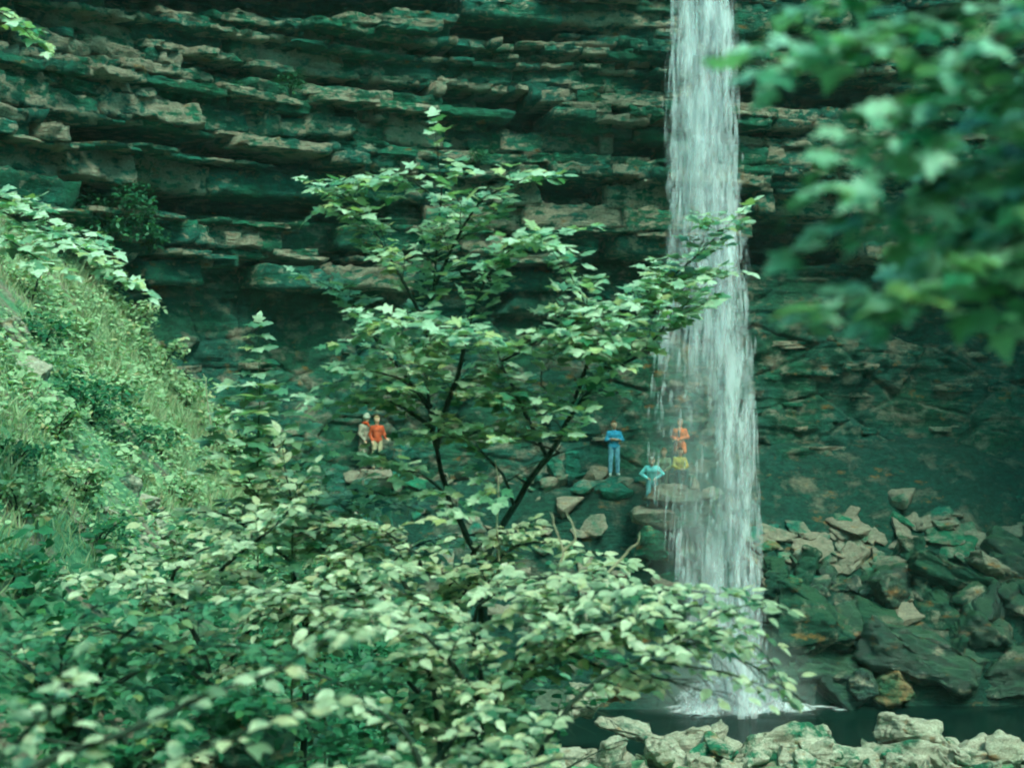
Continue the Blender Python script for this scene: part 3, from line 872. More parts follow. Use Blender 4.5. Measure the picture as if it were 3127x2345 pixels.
dark_me = [rock_mesh('stone', (1, 0.8, 0.75), 600 + i * 7, M_wetrock if i % 2 else M_mossrock, 4, 0.16, 11)[0] for i in range(8)]
for _ in range(70):
    px = rt.uniform(762, 1060); Y = rt.uniform(43.9, 46.6)
    lay(rt.choice(dark_me), (px - 512) / F * Y, Y, rt.choice([0.5, 0.7, 0.95, 1.3, 1.8]) * rt.uniform(0.8, 1.2), 0.22, 0.5, 0.7)
for _ in range(125):
    px = rt.uniform(330, 760); Y = rt.uniform(44.2, 47.6)
    lay(rt.choice(slab_me + chip_me), (px - 512) / F * Y, Y, rt.choice([0.25, 0.35, 0.5, 0.7, 1.1]))
for _ in range(34):
    px = rt.uniform(540, 1030); Y = rt.uniform(34.4, 36.6)
    lay(rt.choice(bank_me), (px - 512) / F * Y, Y, rt.choice([0.5, 0.7, 0.9, 1.2, 1.6]), 0.35, 0.35)
for _ in range(110):
    px = rt.uniform(530, 1040); Y = rt.uniform(34.2, 37.4)
    lay(rt.choice(bank_me), (px - 512) / F * Y, Y, rt.uniform(0.2, 0.75))
for (px, py, Y, sz) in [(4, 338, 30, 0.6), (28, 374, 28.5, 0.7), (40, 385, 27.5, 0.5), (132, 492, 25, 0.5), (143, 508, 24.5, 0.55), (156, 520, 23.5, 0.4), (190, 552, 21.5, 0.35), (160, 535, 22.5, 0.35), (120, 330, 36, 0.35), (158, 366, 37, 0.3), (60, 640, 15, 0.3), (300, 545, 42, 0.9), (345, 520, 43, 1.0), (320, 505, 43.5, 0.8)]:
    p = U(px, py, Y)
    # walk along the sight line to the bank
    for _k in range(60):
        g = gh(p[0], p[1])
        if p[2] > g: Y += 0.25
        else: Y -= 0.2
        p = U(px, py, Y)
    lay(rt.choice(bank_me), p[0], p[1], sz, 0.4)

# small pinkish stones half sunk in the bank
for _ in range(46):
    px, py = rt.choice([(140, 500), (40, 378), (120, 560), (60, 500), (30, 330), (170, 540)])
    p = None; px += rt.gauss(0, 34); py += rt.gauss(0, 26); Y = 12.0
    while Y < 44:
        q = U(px, py, Y)
        if q[2] <= gh(q[0], q[1]): p = q; break
        Y += 0.25
    if p is not None:
        lay(rt.choice(bank_me), p[0], p[1], rt.uniform(0.12, 0.32), 0.3)
# the largest 290 stones stay pieces of their own, the small rubble is one part
st_ = [c for c in ground.children if c.name.startswith('stone')]
def seen(o):
    x, y, z = o.matrix_basis.translation
    return o.matrix_basis.to_scale().x / y * (1.0 if abs(x / y) < 0.37 else 0.0)
st_.sort(key=seen, reverse=True)
vs_, fs_, ms_, mats_, off_ = [], [], [], [], 0
for o in st_[290:]:
    me = o.data
    co = np.zeros(len(me.vertices) * 3); me.vertices.foreach_get('co', co)
    M = np.array(o.matrix_basis)
    w = co.reshape(-1, 3) @ M[:3, :3].T + M[:3, 3]
    fi = np.zeros(len(me.polygons) * 3, np.int32); me.polygons.foreach_get('vertices', fi)
    if me.materials[0] not in mats_: mats_.append(me.materials[0])
    vs_.append(w); fs_.append(fi.reshape(-1, 3) + off_); ms_.append(np.full(len(me.polygons), mats_.index(me.materials[0]), np.int32)); off_ += len(w)
    bpy.data.objects.remove(o)
me = mesh_np('rubble', np.concatenate(vs_), np.concatenate(fs_))
for m in mats_: me.materials.append(m)
me.polygons.foreach_set('material_index', np.concatenate(ms_))
add('rubble', me, ground, kind='stuff')
# ------------------------------------------------------------------ plants
def leaf_template(kind, teeth=False):
    if kind == 'palm':
        half = [(0.0, 0.0), (0.20, -0.10), (0.50, 0.02), (0.34, 0.20), (0.40, 0.28), (0.66, 0.46), (0.44, 0.50), (0.25, 0.56), (0.27, 0.72), (0.15, 0.80), (0.0, 1.06)]
        if not teeth:
            half = [half[i] for i in (0, 2, 3, 5, 7, 8, 10)]
        cen = (0.0, 0.34)
        pts = half + [(-x, y) for x, y in reversed(half[1:-1])]
        v = [cen] + pts
        f_ = [(0, i + 1, (i + 1) % len(pts) + 1) for i in range(len(pts))]
        v = np.array([(x, y, 0.0) for x, y in v])
        r2 = v[:, 0] ** 2 + (v[:, 1] - 0.3) ** 2
        v[:, 2] = -0.12 * r2 + 0.08 * np.abs(v[:, 0]) - 0.04 * np.sin(v[:, 0] * 9)
        return v, np.array(f_)
    ys_ = [0.0, 0.22, 0.52, 0.80, 1.0]; ws_ = [0.0, 0.25, 0.30, 0.17, 0.0]
    v, f_ = [], []
    for y_ in ys_:
        v.append((0, y_, -0.16 * y_ * y_))
    L_, R_ = {}, {}
    for i in (1, 2, 3):
        L_[i] = len(v); v.append((-ws_[i], ys_[i], 0.07 - 0.16 * ys_[i] ** 2)); R_[i] = len(v); v.append((ws_[i], ys_[i], 0.07 - 0.16 * ys_[i] ** 2))
    for S_, fl in ((L_, 1), (R_, 0)):
        q = [(0, S_[1], 1), (1, S_[1], S_[2]), (1, S_[2], 2), (2, S_[2], S_[3]), (2, S_[3], 3), (3, S_[3], 4)]
        f_ += [t_[::-1] if not fl else t_ for t_ in q]
    return np.array(v), np.array(f_)[:, ::-1]
TPL = {'palm': leaf_template('palm'), 'palmfine': leaf_template('palm', True), 'oval': leaf_template('oval')}
def bent(tpl, a):
    v, f_ = tpl; v = v.copy()
    v[:, 2] += a * v[:, 1] ** 2 + 0.5 * a * v[:, 0] * np.abs(v[:, 0])
    v[:, 0] *= 1 - 0.3 * abs(a)
    return v, f_
LEAFMESH = {}
def leaf_meshes(kind, mat):
    key = (kind, mat.name)
    if key not in LEAFMESH:
        LEAFMESH[key] = [mesh_np('leaf', *bent(TPL[kind], a), mat) for a in (-0.22, -0.08, 0.08, 0.18)]
    return LEAFMESH[key]

def unit(v):
    v = np.asarray(v, float)
    return v / (np.linalg.norm(v, axis=-1, keepdims=True) + 1e-9)

class Plant:
    def __init__(self, name, label, category, root, group=None, seed=0):
        self.root = np.asarray(root, float)
        self.o = thing(name, self.root, label, category, group)
        self.r = random.Random(seed)
        self.tv, self.tf, self.to = {'trunk': [], 'twigs': []}, {'trunk': [], 'twigs': []}, {'trunk': 0, 'twigs': 0}
        self.L = []          # pos, dir, normal, size
    def tube(self, pts, r0, r1, part='trunk', sides=6):
        pts = np.asarray(pts, float)
        n = len(pts)
        tan = unit(np.gradient(pts, axis=0))
        a = unit(np.cross(tan, np.array([0.31, 0.2, 0.93]))); b = np.cross(tan, a)
        rad = np.linspace(r0, r1, n)
        th = np.linspace(0, 2 * np.pi, sides, endpoint=False)
        ring = pts[:, None, :] + rad[:, None, None] * (np.cos(th)[None, :, None] * a[:, None, :] + np.sin(th)[None, :, None] * b[:, None, :])
        i = np.arange(n - 1)[:, None] * sides; j = np.arange(sides)[None, :]; jn = (j + 1) % sides
        fs = np.stack([i + j, i + jn, i + sides + jn, i + sides + j], -1).reshape(-1, 4)
        self.tv[part].append(ring.reshape(-1, 3)); self.tf[part].append(fs + self.to[part]); self.to[part] += n * sides
    def curve(self, pts, n=24, wig=0.0):
        pts = np.asarray(pts, float)
        t = np.linspace(0, len(pts) - 1, n)
        # Catmull-Rom
        P = np.vstack([2 * pts[0] - pts[1], pts, 2 * pts[-1] - pts[-2]])
        i = np.clip(np.floor(t).astype(int), 0, len(pts) - 2); u = (t - i)[:, None]
        a, b, c, d = P[i], P[i + 1], P[i + 2], P[i + 3]
        q = 0.5 * ((2 * b) + (-a + c) * u + (2 * a - 5 * b + 4 * c - d) * u ** 2 + (-a + 3 * b - 3 * c + d) * u ** 3)
        if wig:
            s = self.r.random() * 50
            q = q + wig * np.stack([fbm(P3(t * 1.3 + s, k * 5.0, 0), 2, 500) for k in range(3)], -1)
        return q
    def leaf(self, pos, d, size, nrm=None, jit=0.35, face=0.35):
        r = self.r
        if nrm is None:
            nrm = (r.gauss(0, jit), -face + r.gauss(0, jit), 1.0)
        self.L.append((*pos, *d, *nrm, size))
    def spray(self, pts, r0, r1=0.003, t0=0.15, step=0.16, twig=0.45, leaf_step=0.07, size=0.1, kind='oval', spread=1.0, lift=0.0, jit=0.3, face=0.35, depth_spread=1.0, bare=False, sub=True, petiole=0.0, droop=0.15, n=None):
        r = self.r
        pts = np.asarray(pts, float)
        length = np.linalg.norm(np.diff(pts, axis=0), axis=1).sum()
        c = self.curve(pts, n or max(8, int(length / 0.18)), 0.04 * min(1, length / 2))
        self.tube(c, r0, r1)
        if bare:
            return c
        tan = unit(np.gradient(c, axis=0))
        seg = np.concatenate([[0], np.cumsum(np.linalg.norm(np.diff(c, axis=0), axis=1))])
        s = t0 * seg[-1]; side = 1
        while s < seg[-1]:
            p = np.array([np.interp(s, seg, c[:, k]) for k in range(3)]); tn = np.array([np.interp(s, seg, tan[:, k]) for k in range(3)])
            k = 1 - 0.45 * (s / seg[-1])
            lat = unit(np.array([tn[1], -tn[0], 0.0]) + 1e-3) * side
            lat = lat * np.array([1, depth_spread, 1])
            d = unit(tn * r.uniform(0.5, 1.0) + lat * r.uniform(0.5, 1.1) * spread + np.array([r.gauss(0, 0.25), r.gauss(0, 0.25), lift + r.gauss(0, 0.25)]))
            self.twig(p, d, twig * k * r.uniform(0.55, 1.3), leaf_step, size, kind, jit, face, petiole, droop, sub)
            side = -side
            s += step * r.uniform(0.6, 1.4)
        self.twig(c[-1], tan[-1], twig * 0.6, leaf_step, size, kind, jit, face, petiole, droop, False)
        return c
    def twig(self, p, d, ln, leaf_step, size, kind, jit, face, petiole, droop, sub=True):
        r = self.r
        m = max(3, int(ln / 0.10) + 1)
        t = np.linspace(0, 1, m)[:, None]
        q = np.asarray(p) + np.asarray(d) * ln * t + np.array([0, 0, -droop * ln]) * t ** 2
        self.tube(q, 0.004 + 0.004 * ln, 0.0015, 'twigs', 3)
        s = 0.25 * ln if not sub else 0.12 * ln; side = 1
        lat0 = unit(np.array([d[1], -d[0], 0.0]) + 1e-3)
        k = 0
        while s < ln:
            pp = np.array([np.interp(s / ln, t[:, 0], q[:, a]) for a in range(3)])
            both = (1, -1) if kind != 'oval' else (side,)
            for sd in both:
                ld = unit(d * r.uniform(0.35, 0.9) + lat0 * sd * r.uniform(0.6, 1.1) + np.array([r.gauss(0, 0.2), r.gauss(0, 0.2), r.gauss(-0.08, 0.18)]))
                base = pp + ld * petiole * r.uniform(0.5, 1.2)
                self.leaf(base, ld, size * r.uniform(0.6, 1.2), None, jit, face)
            if sub and k % 2 == 0 and ln > 0.35 and s < 0.75 * ln:
                sdv = unit(d * 0.7 + lat0 * side + np.array([0, 0, r.gauss(0, 0.3)]))
                self.twig(pp, sdv, ln * r.uniform(0.35, 0.55), leaf_step, size, kind, jit, face, petiole, droop, False)
            side = -side; k += 1
            s += leaf_step * r.uniform(0.7, 1.3)
        self.leaf(q[-1], unit(d + np.array([0, 0, -0.15])), size * r.uniform(0.7, 1.1), None, jit, face)
    def cloud(self, centre, rad, n, size, jit=0.5, face=0.3, shell=0.4):
        r = self.r
        for _ in range(n):
            v = unit(np.array([r.gauss(0, 1), r.gauss(0, 1), r.gauss(0, 1)])) * (r.random() ** shell)
            self.leaf(np.asarray(centre) + v * np.asarray(rad), unit(np.array([r.gauss(0, 1), r.gauss(0, 1), r.gauss(-0.1, 0.4)])), size * r.uniform(0.6, 1.25), None, jit, face)
    def clear(self, boxes):
        """gaps in the foliage: no leaves across these openings"""
        def hid(l):
            px, py = 512 + F * l[0] / l[1], 383.5 - F * (l[2] - CAM_Z) / l[1]
            return any(a < px < c and b < py < d for a, b, c, d in boxes)
        self.L = [l for l in self.L if not hid(l)]
    def finish(self, kind, mat, parts=280, bark=None, part_name='leaf'):
        bark = bark or M_bark
        for part in ('trunk', 'twigs'):
            if self.tv[part]:
                add(part, mesh_np(part, np.concatenate(self.tv[part]) - self.root, np.concatenate(self.tf[part]), bark, True), self.o, **({'kind': 'stuff'} if part == 'twigs' else {}))
        if not self.L:
            return self.o
        A = np.array(self.L)
        pos, d, nrm, size = A[:, 0:3], unit(A[:, 3:6]), unit(A[:, 6:9]), A[:, 9]
        nrm = unit(nrm - (nrm * d).sum(1, keepdims=True) * d * 0.75)
        d = unit(d - (d * nrm).sum(1, keepdims=True) * nrm)
        rt_ = np.cross(d, nrm)
        # the ones that show largest
        cam_p = np.array([0, 0, CAM_Z]); vw = unit(pos - cam_p); dist = np.linalg.norm(pos - cam_p, axis=1)
        ip = np.abs(pos[:, 0] / pos[:, 1]) < 0.37
        score = size ** 2 * np.abs((nrm * vw).sum(1)) / dist ** 2 * (1.0 + 0.8 * (vw[:, 2] > -9)) * ip
        order = np.argsort(-score)
        own_ = order[:parts]
        own_ = [k for k in own_ if score[k] > 0]
        meshes = leaf_meshes(kind, mat)
        for k in own_:
            M = Matrix(((rt_[k, 0], d[k, 0], nrm[k, 0], 0), (rt_[k, 1], d[k, 1], nrm[k, 1], 0), (rt_[k, 2], d[k, 2], nrm[k, 2], 0), (0, 0, 0, 1)))
            o = bpy.data.objects.new(part_name, meshes[k % len(meshes)])
            col.objects.link(o); o.parent = self.o
            o.matrix_basis = Matrix.Translation(pos[k] - self.root) @ M @ Matrix.Diagonal((size[k], size[k], size[k], 1))
        keep = np.ones(len(A), bool); keep[own_] = False
        if keep.any():
            vs_, fs_, o_ = [], [], 0
            idx = np.nonzero(keep)[0]
            for m in range(4):
                ii = idx[idx % 4 == m]
                if not len(ii): continue
                tv, tf_ = bent(TPL[kind], (-0.22, -0.08, 0.08, 0.18)[m])
                w = pos[ii][:, None, :] - self.root + size[ii][:, None, None] * (tv[None, :, 0:1] * rt_[ii][:, None, :] + tv[None, :, 1:2] * d[ii][:, None, :] + tv[None, :, 2:3] * nrm[ii][:, None, :])
                vs_.append(w.reshape(-1, 3)); fs_.append((tf_[None] + (np.arange(len(ii)) * len(tv))[:, None, None] + o_).reshape(-1, 3)); o_ += w.shape[0] * w.shape[1]
            add('crown', mesh_np('crown', np.concatenate(vs_), np.concatenate(fs_), mat), self.o, kind='stuff')
        return self.o

def on_ground(x, y):
    return np.array([x, y, gh(x, y)])
def PL(*pts):
    """polyline of sight points; a missing depth repeats the one before"""
    out, Y = [], None
    for p in pts:
        if len(p) == 3: Y = p[2]
        out.append(U(p[0], p[1], Y))
    return out

# --- the sycamore in the middle distance
g = on_ground(-0.35, 14.0)
T = Plant('sycamore_tree', 'slender forked sycamore with flat tiers of pale leaves in the middle of the view', 'tree', g, seed=3)
fork = U(482, 560, 14.0)
T.tube(T.curve([g - np.array([0, 0, 0.2]), (g * 0.5 + fork * 0.5) + np.array([0.1, 0, 0]), fork], 14, 0.05), 0.08, 0.045, sides=9)
KW = dict(kind='palm', size=0.142, petiole=0.065, leaf_step=0.115, twig=0.74, step=0.145, jit=0.18, face=0.40, droop=0.02)
T.spray([fork] + PL((462, 528, 14.0), (446, 495), (438, 450), (429, 408), (426, 355, 14.3), (434, 285), (441, 205), (437, 158)), 0.034, 0.004, t0=0.36, lift=0.1, **KW)
T.spray([fork] + PL((514, 505, 14.0), (545, 455), (573, 408), (602, 372), (622, 335), (648, 297), (695, 258), (722, 232)), 0.036, 0.004, t0=0.42, **KW)
for pl, r0 in [
        (PL((438, 450, 14.0), (455, 372, 13.7), (474, 310, 13.4), (505, 252), (545, 238)), 0.030),
        (PL((434, 430, 14.0), (396, 402, 13.6), (362, 405), (334, 398)), 0.022),
        (PL((429, 408, 14.0), (388, 352, 14.3), (352, 300), (332, 288)), 0.022),
        (PL((428, 330, 14.2), (392, 262, 14.0), (362, 212), (344, 200)), 0.018),
        (PL((434, 285, 14.3), (470, 215, 14.0), (500, 190), (520, 184)), 0.018),
        (PL((573, 408, 14.0), (590, 345, 13.7), (584, 300), (562, 262)), 0.022),
        (PL((602, 372, 14.0), (640, 352, 13.7), (668, 322), (690, 300)), 0.018),
        (PL((545, 455, 14.0), (520, 402, 13.6), (502, 362), (488, 330)), 0.022),
        (PL((514, 505, 14.0), (500, 470, 13.5), (470, 442), (446, 436)), 0.018),
        (PL((545, 455, 14.0), (560, 452, 13.4), (520, 440), (486, 428)), 0.014),
        (PL((446, 495, 14.0), (425, 475, 13.4), (408, 470), (392, 462)), 0.016),
        (PL((622, 335, 14.0), (650, 285, 14.3), (672, 272), (702, 270)), 0.014),
        (PL((429, 408, 14.0), (410, 385, 13.2), (372, 372), (345, 378)), 0.014),
        (PL((441, 205, 14.3), (405, 178, 14.0), (372, 182), (350, 192)), 0.012),
        (PL((474, 310, 13.4), (450, 330, 13.0), (405, 320), (372, 330)), 0.012),
        (PL((502, 362, 13.6), (540, 345, 13.2), (580, 330), (612, 318)), 0.012),
        (PL((573, 408, 14.0), (540, 380, 13.4), (560, 350), (600, 345)), 0.012),
        (PL((514, 505, 14.0), (560, 440, 13.2), (545, 415), (510, 405)), 0.012)]:
    T.spray(pl, r0, 0.003, t0=0.25, **KW)
T.clear([(356, 410, 386, 446), (590, 395, 700, 500), (485, 440, 600, 482)])
T.finish('palm', M_syc)

# --- sapling shoots with leaves in opposite pairs
def shoot(label, px, y0, y1, Y, w, seed, size=0.13, lean=0):
    top, bot = U(px + lean, y0, Y), U(px, y1, Y)
    g_ = on_ground(bot[0], Y); 
    S = Plant('sapling', label, 'sapling', g_, seed=seed)
    c = S.curve([g_ - np.array([0, 0, 0.1]), bot, (bot + top) / 2 + np.array([0.02, 0, 0]), top], 26)
    S.tube(c, 0.012, 0.003)
    h = top[2] - bot[2]; z = 0.0; k = 0
    while z < h:
        t = z / h
        p = bot + (top - bot) * t
        reach = w * (1 - t) ** 0.9 + 0.05
        a0 = (k % 2) * 1.57 + S.r.uniform(-0.3, 0.3)
        for a in (a0, a0 + math.pi, a0 + 1.57, a0 + 4.71):
            d = np.array([math.cos(a), 0.7 * math.sin(a), -0.10])
            if reach > 0.3:
                S.twig(p, unit(d + np.array([0, 0, 0.25])), reach, 0.15, size, 'palm', 0.2, 0.3, 0.05, 0.2, False)
            else:
                S.leaf(p + d * reach * 0.3, unit(d), size * (0.7 + 0.5 * (1 - t)), None, 0.12, 0.45)
        z += 0.12 + 0.04 * (1 - t); k += 1
    S.leaf(top, (0.1, -0.2, 1), size * 0.6)
    S.finish('palm', M_syc, 160, M_stem)
shoot('narrow upright sapling with stacked leaf pairs, left of the sycamore', 258, 322, 470, 15.0, 0.55, 11, 0.21)
shoot('short sycamore sapling below the people in grey and red', 325, 430, 520, 15.5, 0.42, 13, 0.14)
shoot('broad low sapling top at the foot of the left bank', 292, 470, 560, 14.0, 0.5, 17, 0.15, 4)

# --- sycamore spray reaching in from the left
g = on_ground(-7.6, 16.0)
T = Plant('sycamore_tree', 'pale sycamore branches reaching in at the upper left edge', 'tree', g, seed=21)
T.tube(T.curve([g - np.array([0, 0, 0.2]), g + np.array([0.1, 0, 1.5]), U(-130, 150, 16.5), U(-120, 20, 16.5), U(-120, -120, 16.5)], 20, 0.05), 0.12, 0.05, sides=8)
K2 = dict(kind='palm', size=0.16, petiole=0.05, leaf_step=0.11, twig=0.48, step=0.12, jit=0.25, face=0.45, droop=0.1)
for pl in [PL((-130, 150, 16.5), (-40, 195, 16.2), (30, 222), (90, 252), (132, 278)),
           PL((-130, 150, 16.5), (-50, 215, 15.6), (0, 238), (50, 262)),
           PL((-125, 150, 16.5), (-60, 180, 17), (0, 196), (60, 220), (95, 240)),
           PL((-120, -20, 16.5), (-50, -10, 16.2), (0, 12), (28, 34))]:
    T.spray(pl, 0.022, 0.003, t0=0.2, **K2)
T.finish('palm', M_syc, 240)

# --- near sycamore branches hanging in from the upper right, out of focus
g = on_ground(3.6, 4.6)
T = Plant('sycamore_tree', 'near sycamore with big blurred leaves hanging over the upper right', 'tree', g, seed=31)
crown0 = U(1560, -60, 4.6)
T.tube(T.curve([g - np.array([0, 0, 0.2]), g + np.array([0.2, 0, 1.5]), crown0, crown0 + np.array([0.1, 0.2, 1.5])], 20, 0.05), 0.16, 0.07, sides=10)
K3 = dict(kind='palmfine', size=0.106, petiole=0.045, leaf_step=0.085, twig=0.30, step=0.062, jit=0.28, face=0.42, droop=0.35)
for pl in [PL((1560, -60, 4.6), (1250, -60, 4.3), (1000, 0, 4.1), (890, 15), (800, 36)),
           PL((1560, 0, 4.6), (1250, 20, 4.2), (1020, 60, 4.0), (910, 100), (850, 140)),
           PL((1560, 60, 4.6), (1280, 80, 4.3), (1080, 130, 4.1), (940, 185), (850, 225)),
           PL((1560, 100, 4.6), (1280, 140, 4.2), (1080, 200, 4.0), (940, 265), (835, 305)),
           PL((1560, 60, 4.6), (1250, 90, 4.6), (1060, 160, 4.5), (960, 235), (880, 300)),
           PL((1560, -100, 4.6), (1300, -90, 4.0), (1100, -30, 3.8), (985, 45), (925, 120)),
           PL((1560, -60, 4.6), (1300, 0, 4.9), (1120, 100, 4.8), (1010, 180), (930, 250)),
           PL((1560, -100, 4.6), (1300, -120, 4.4), (1100, -80, 4.4), (930, -40), (850, -15)),
           PL((1560, 100, 4.6), (1300, 120, 4.6), (1120, 160, 4.5), (1040, 210), (985, 270)),
           PL((1560, 60, 4.6), (1300, 40, 4.9), (1120, 40, 4.8), (1030, 80), (960, 130)),
           PL((1560, 60, 4.6), (1300, 80, 5.3), (1150, 120, 5.2), (1060, 190), (990, 230))]:
    T.spray(pl, 0.016, 0.003, t0=0.30, **K3)
T.spray(PL((1000, 0, 4.1), (880, 30, 4.0), (790, 66), (745, 84)), 0.006, 0.002, t0=0.55, **{**K3, 'step': 0.16, 'twig': 0.10})
T.clear([(0, 335, 1100, 800), (0, 0, 735, 800), (735, 100, 775, 290), (735, 330, 800, 400)])
T.finish('palmfine', M_sycnear, 280)
# --- elm and hazel scrub across the foreground
def scrub(name, label, cat, root, limbs, size, mat, seed, parts=260, kind='oval', trunk_r=0.05, clouds=(), **kw):
    g_ = on_ground(*root)
    S = Plant(name, label, cat, g_, seed=seed)
    hub = np.asarray(limbs[0][0])
    S.tube(S.curve([g_ - np.array([0, 0, 0.2]), g_ * 0.45 + hub * 0.55 + np.array([0.12, 0, 0]), hub], 16, 0.08), trunk_r * 1.5, trunk_r, sides=8)
    k_ = dict(kind=kind, size=size, leaf_step=size * 0.52, twig=0.52, step=0.095, jit=0.26, face=0.40, droop=0.18, t0=0.12)
    k_.update(kw)
    for i, pl in enumerate(limbs):
        S.spray(pl, trunk_r * (0.8 if i == 0 else 0.5), 0.003, **k_)
    for c, rad, n in clouds:
        S.cloud(c, rad, n, size * 1.05, 0.45, 0.3)
    S.clear([(545, 712, 1100, 800), (640, 690, 1100, 800), (668, 655, 800, 690)] if name == 'elm_shrub' and 'drooping' not in label else [(560, 705, 1100, 800)])
    return S.finish(kind, mat, parts)

scrub('elm_shrub', 'broad bright elm spray crossing the bottom centre and ending before the waterfall', 'shrub', (-0.4, 11.2), [
    PL((440, 800, 11.0), (490, 710), (560, 648, 10.8), (640, 616), (700, 604), (742, 622)),
    PL((490, 710, 11.0), (540, 625), (590, 592, 10.7), (660, 588), (722, 590)),
    PL((640, 616, 10.8), (700, 640), (752, 664), (800, 698)),
    PL((440, 800, 11.0), (432, 690), (405, 630, 10.8), (340, 602), (268, 592)),
    PL((490, 710, 11.0), (472, 640), (486, 600, 10.8), (540, 584), (600, 580)),
    PL((560, 648, 10.8), (606, 668), (652, 676), (708, 692)),
    PL((490, 710, 11.0), (430, 640, 10.4), (380, 618), (330, 622)),
    PL((560, 648, 10.8), (610, 620, 10.3), (670, 618), (730, 640))], 0.128, M_elm, 41, 300)
scrub('elm_shrub', 'elm sprays with long pointed leaves just under the sycamore fork', 'shrub', (-0.6, 13.6), [
    PL((450, 800, 13.4), (436, 660), (402, 580), (362, 540), (326, 520)),
    PL((436, 660, 13.4), (470, 585), (516, 548), (570, 545), (622, 560)),
    PL((436, 660, 13.4), (450, 580), (480, 545), (510, 530)),
    PL((402, 580, 13.4), (420, 560, 12.9), (390, 532), (355, 524)),
    PL((470, 585, 13.4), (530, 580, 12.9), (590, 572), (640, 584))], 0.13, M_elm, 43, 260)
scrub('hazel_shrub', 'hazel scrub of mixed pale and dark leaves at the foot of the left bank', 'shrub', (-2.9, 13.6), [
    PL((205, 830, 13.0), (212, 690), (182, 612), (122, 585), (58, 578)),
    PL((212, 690, 13.0), (262, 612), (320, 570), (392, 528)),
    PL((212, 690, 13.0), (272, 650), (340, 622), (420, 606)),
    PL((182, 612, 13.0), (232, 560), (280, 520), (300, 490)),
    PL((212, 690, 13.0), (150, 640), (90, 625), (40, 640)),
    PL((262, 612, 13.0), (300, 590, 12.3), (350, 574), (400, 570)),
    PL((182, 612, 13.0), (170, 580, 12.3), (200, 552), (240, 545))], 0.14, M_elm, 47, 280, twig=0.55)
scrub('hazel_shrub', 'near hazel with the largest oval leaves, sweeping up from the bottom left corner', 'shrub', (-2.6, 6.8), [
    PL((-60, 812, 6.6), (60, 760), (150, 722), (240, 684), (305, 655), (348, 630)),
    PL((-60, 812, 6.6), (110, 792), (190, 756), (250, 728), (305, 702)),
    PL((-60, 812, 6.6), (20, 740), (50, 700), (62, 676))], 0.125, M_elm, 53, 150, twig=0.26, step=0.11, leaf_step=0.09, face=0.55, droop=0.25, trunk_r=0.03)
scrub('elm_shrub', 'bright low elm top at the bottom centre edge', 'shrub', (-0.7, 8.8), [
    PL((430, 850, 8.6), (424, 775), (402, 728), (368, 706)),
    PL((424, 775, 8.6), (455, 735), (478, 712)),
    PL((430, 850, 8.6), (500, 780), (556, 756), (600, 762)),
    PL((424, 790, 8.6), (380, 765), (340, 770)),
    PL((430, 820, 8.6), (470, 770), (500, 750))], 0.115, M_elm, 59, 220, twig=0.38)
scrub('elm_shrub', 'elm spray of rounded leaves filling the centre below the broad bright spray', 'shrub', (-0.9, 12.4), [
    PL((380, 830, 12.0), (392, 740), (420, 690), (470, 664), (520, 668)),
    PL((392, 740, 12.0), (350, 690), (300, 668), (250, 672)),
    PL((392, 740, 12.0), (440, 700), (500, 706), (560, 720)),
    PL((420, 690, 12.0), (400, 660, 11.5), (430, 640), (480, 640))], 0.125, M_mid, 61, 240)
scrub('hazel_shrub', 'tall pale hazel standing highest in the scrub between the left bank and the sycamore', 'shrub', (-2.0, 15.2), [
    PL((300, 800, 15.0), (305, 640), (290, 560), (262, 505), (245, 470)),
    PL((305, 640, 15.0), (330, 560), (352, 505), (362, 478)),
    PL((290, 560, 15.0), (240, 520), (205, 510), (170, 515)),
    PL((305, 640, 15.0), (370, 580), (415, 545), (450, 540)),
    PL((290, 560, 15.0), (310, 510, 14.5), (330, 500), (395, 505)),
    PL((305, 640, 15.0), (260, 590, 14.5), (210, 560), (150, 552)),
    PL((330, 560, 15.0), (300, 520, 14.4), (290, 490), (285, 462))], 0.155, M_elm, 62, 280, twig=0.6)
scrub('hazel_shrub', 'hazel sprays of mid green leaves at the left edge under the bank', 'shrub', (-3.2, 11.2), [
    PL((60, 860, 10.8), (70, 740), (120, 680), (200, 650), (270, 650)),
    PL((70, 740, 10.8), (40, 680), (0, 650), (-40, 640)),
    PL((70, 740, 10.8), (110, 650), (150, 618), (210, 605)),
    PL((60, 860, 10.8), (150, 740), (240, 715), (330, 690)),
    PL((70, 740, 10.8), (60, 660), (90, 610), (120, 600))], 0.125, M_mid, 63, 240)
scrub('elm_shrub', 'drooping elm tip with dark hanging leaves in front of the splash', 'shrub', (0.1, 10.2), [
    PL((505, 830, 10.0), (560, 716), (640, 658), (716, 640), (756, 645), (776, 672)),
    PL((640, 658, 10.0), (690, 630), (730, 606), (760, 602)),
    PL((640, 658, 10.0), (690, 668), (740, 676), (782, 694))], 0.12, M_elm, 64, 160, twig=0.34, droop=0.4, trunk_r=0.03)
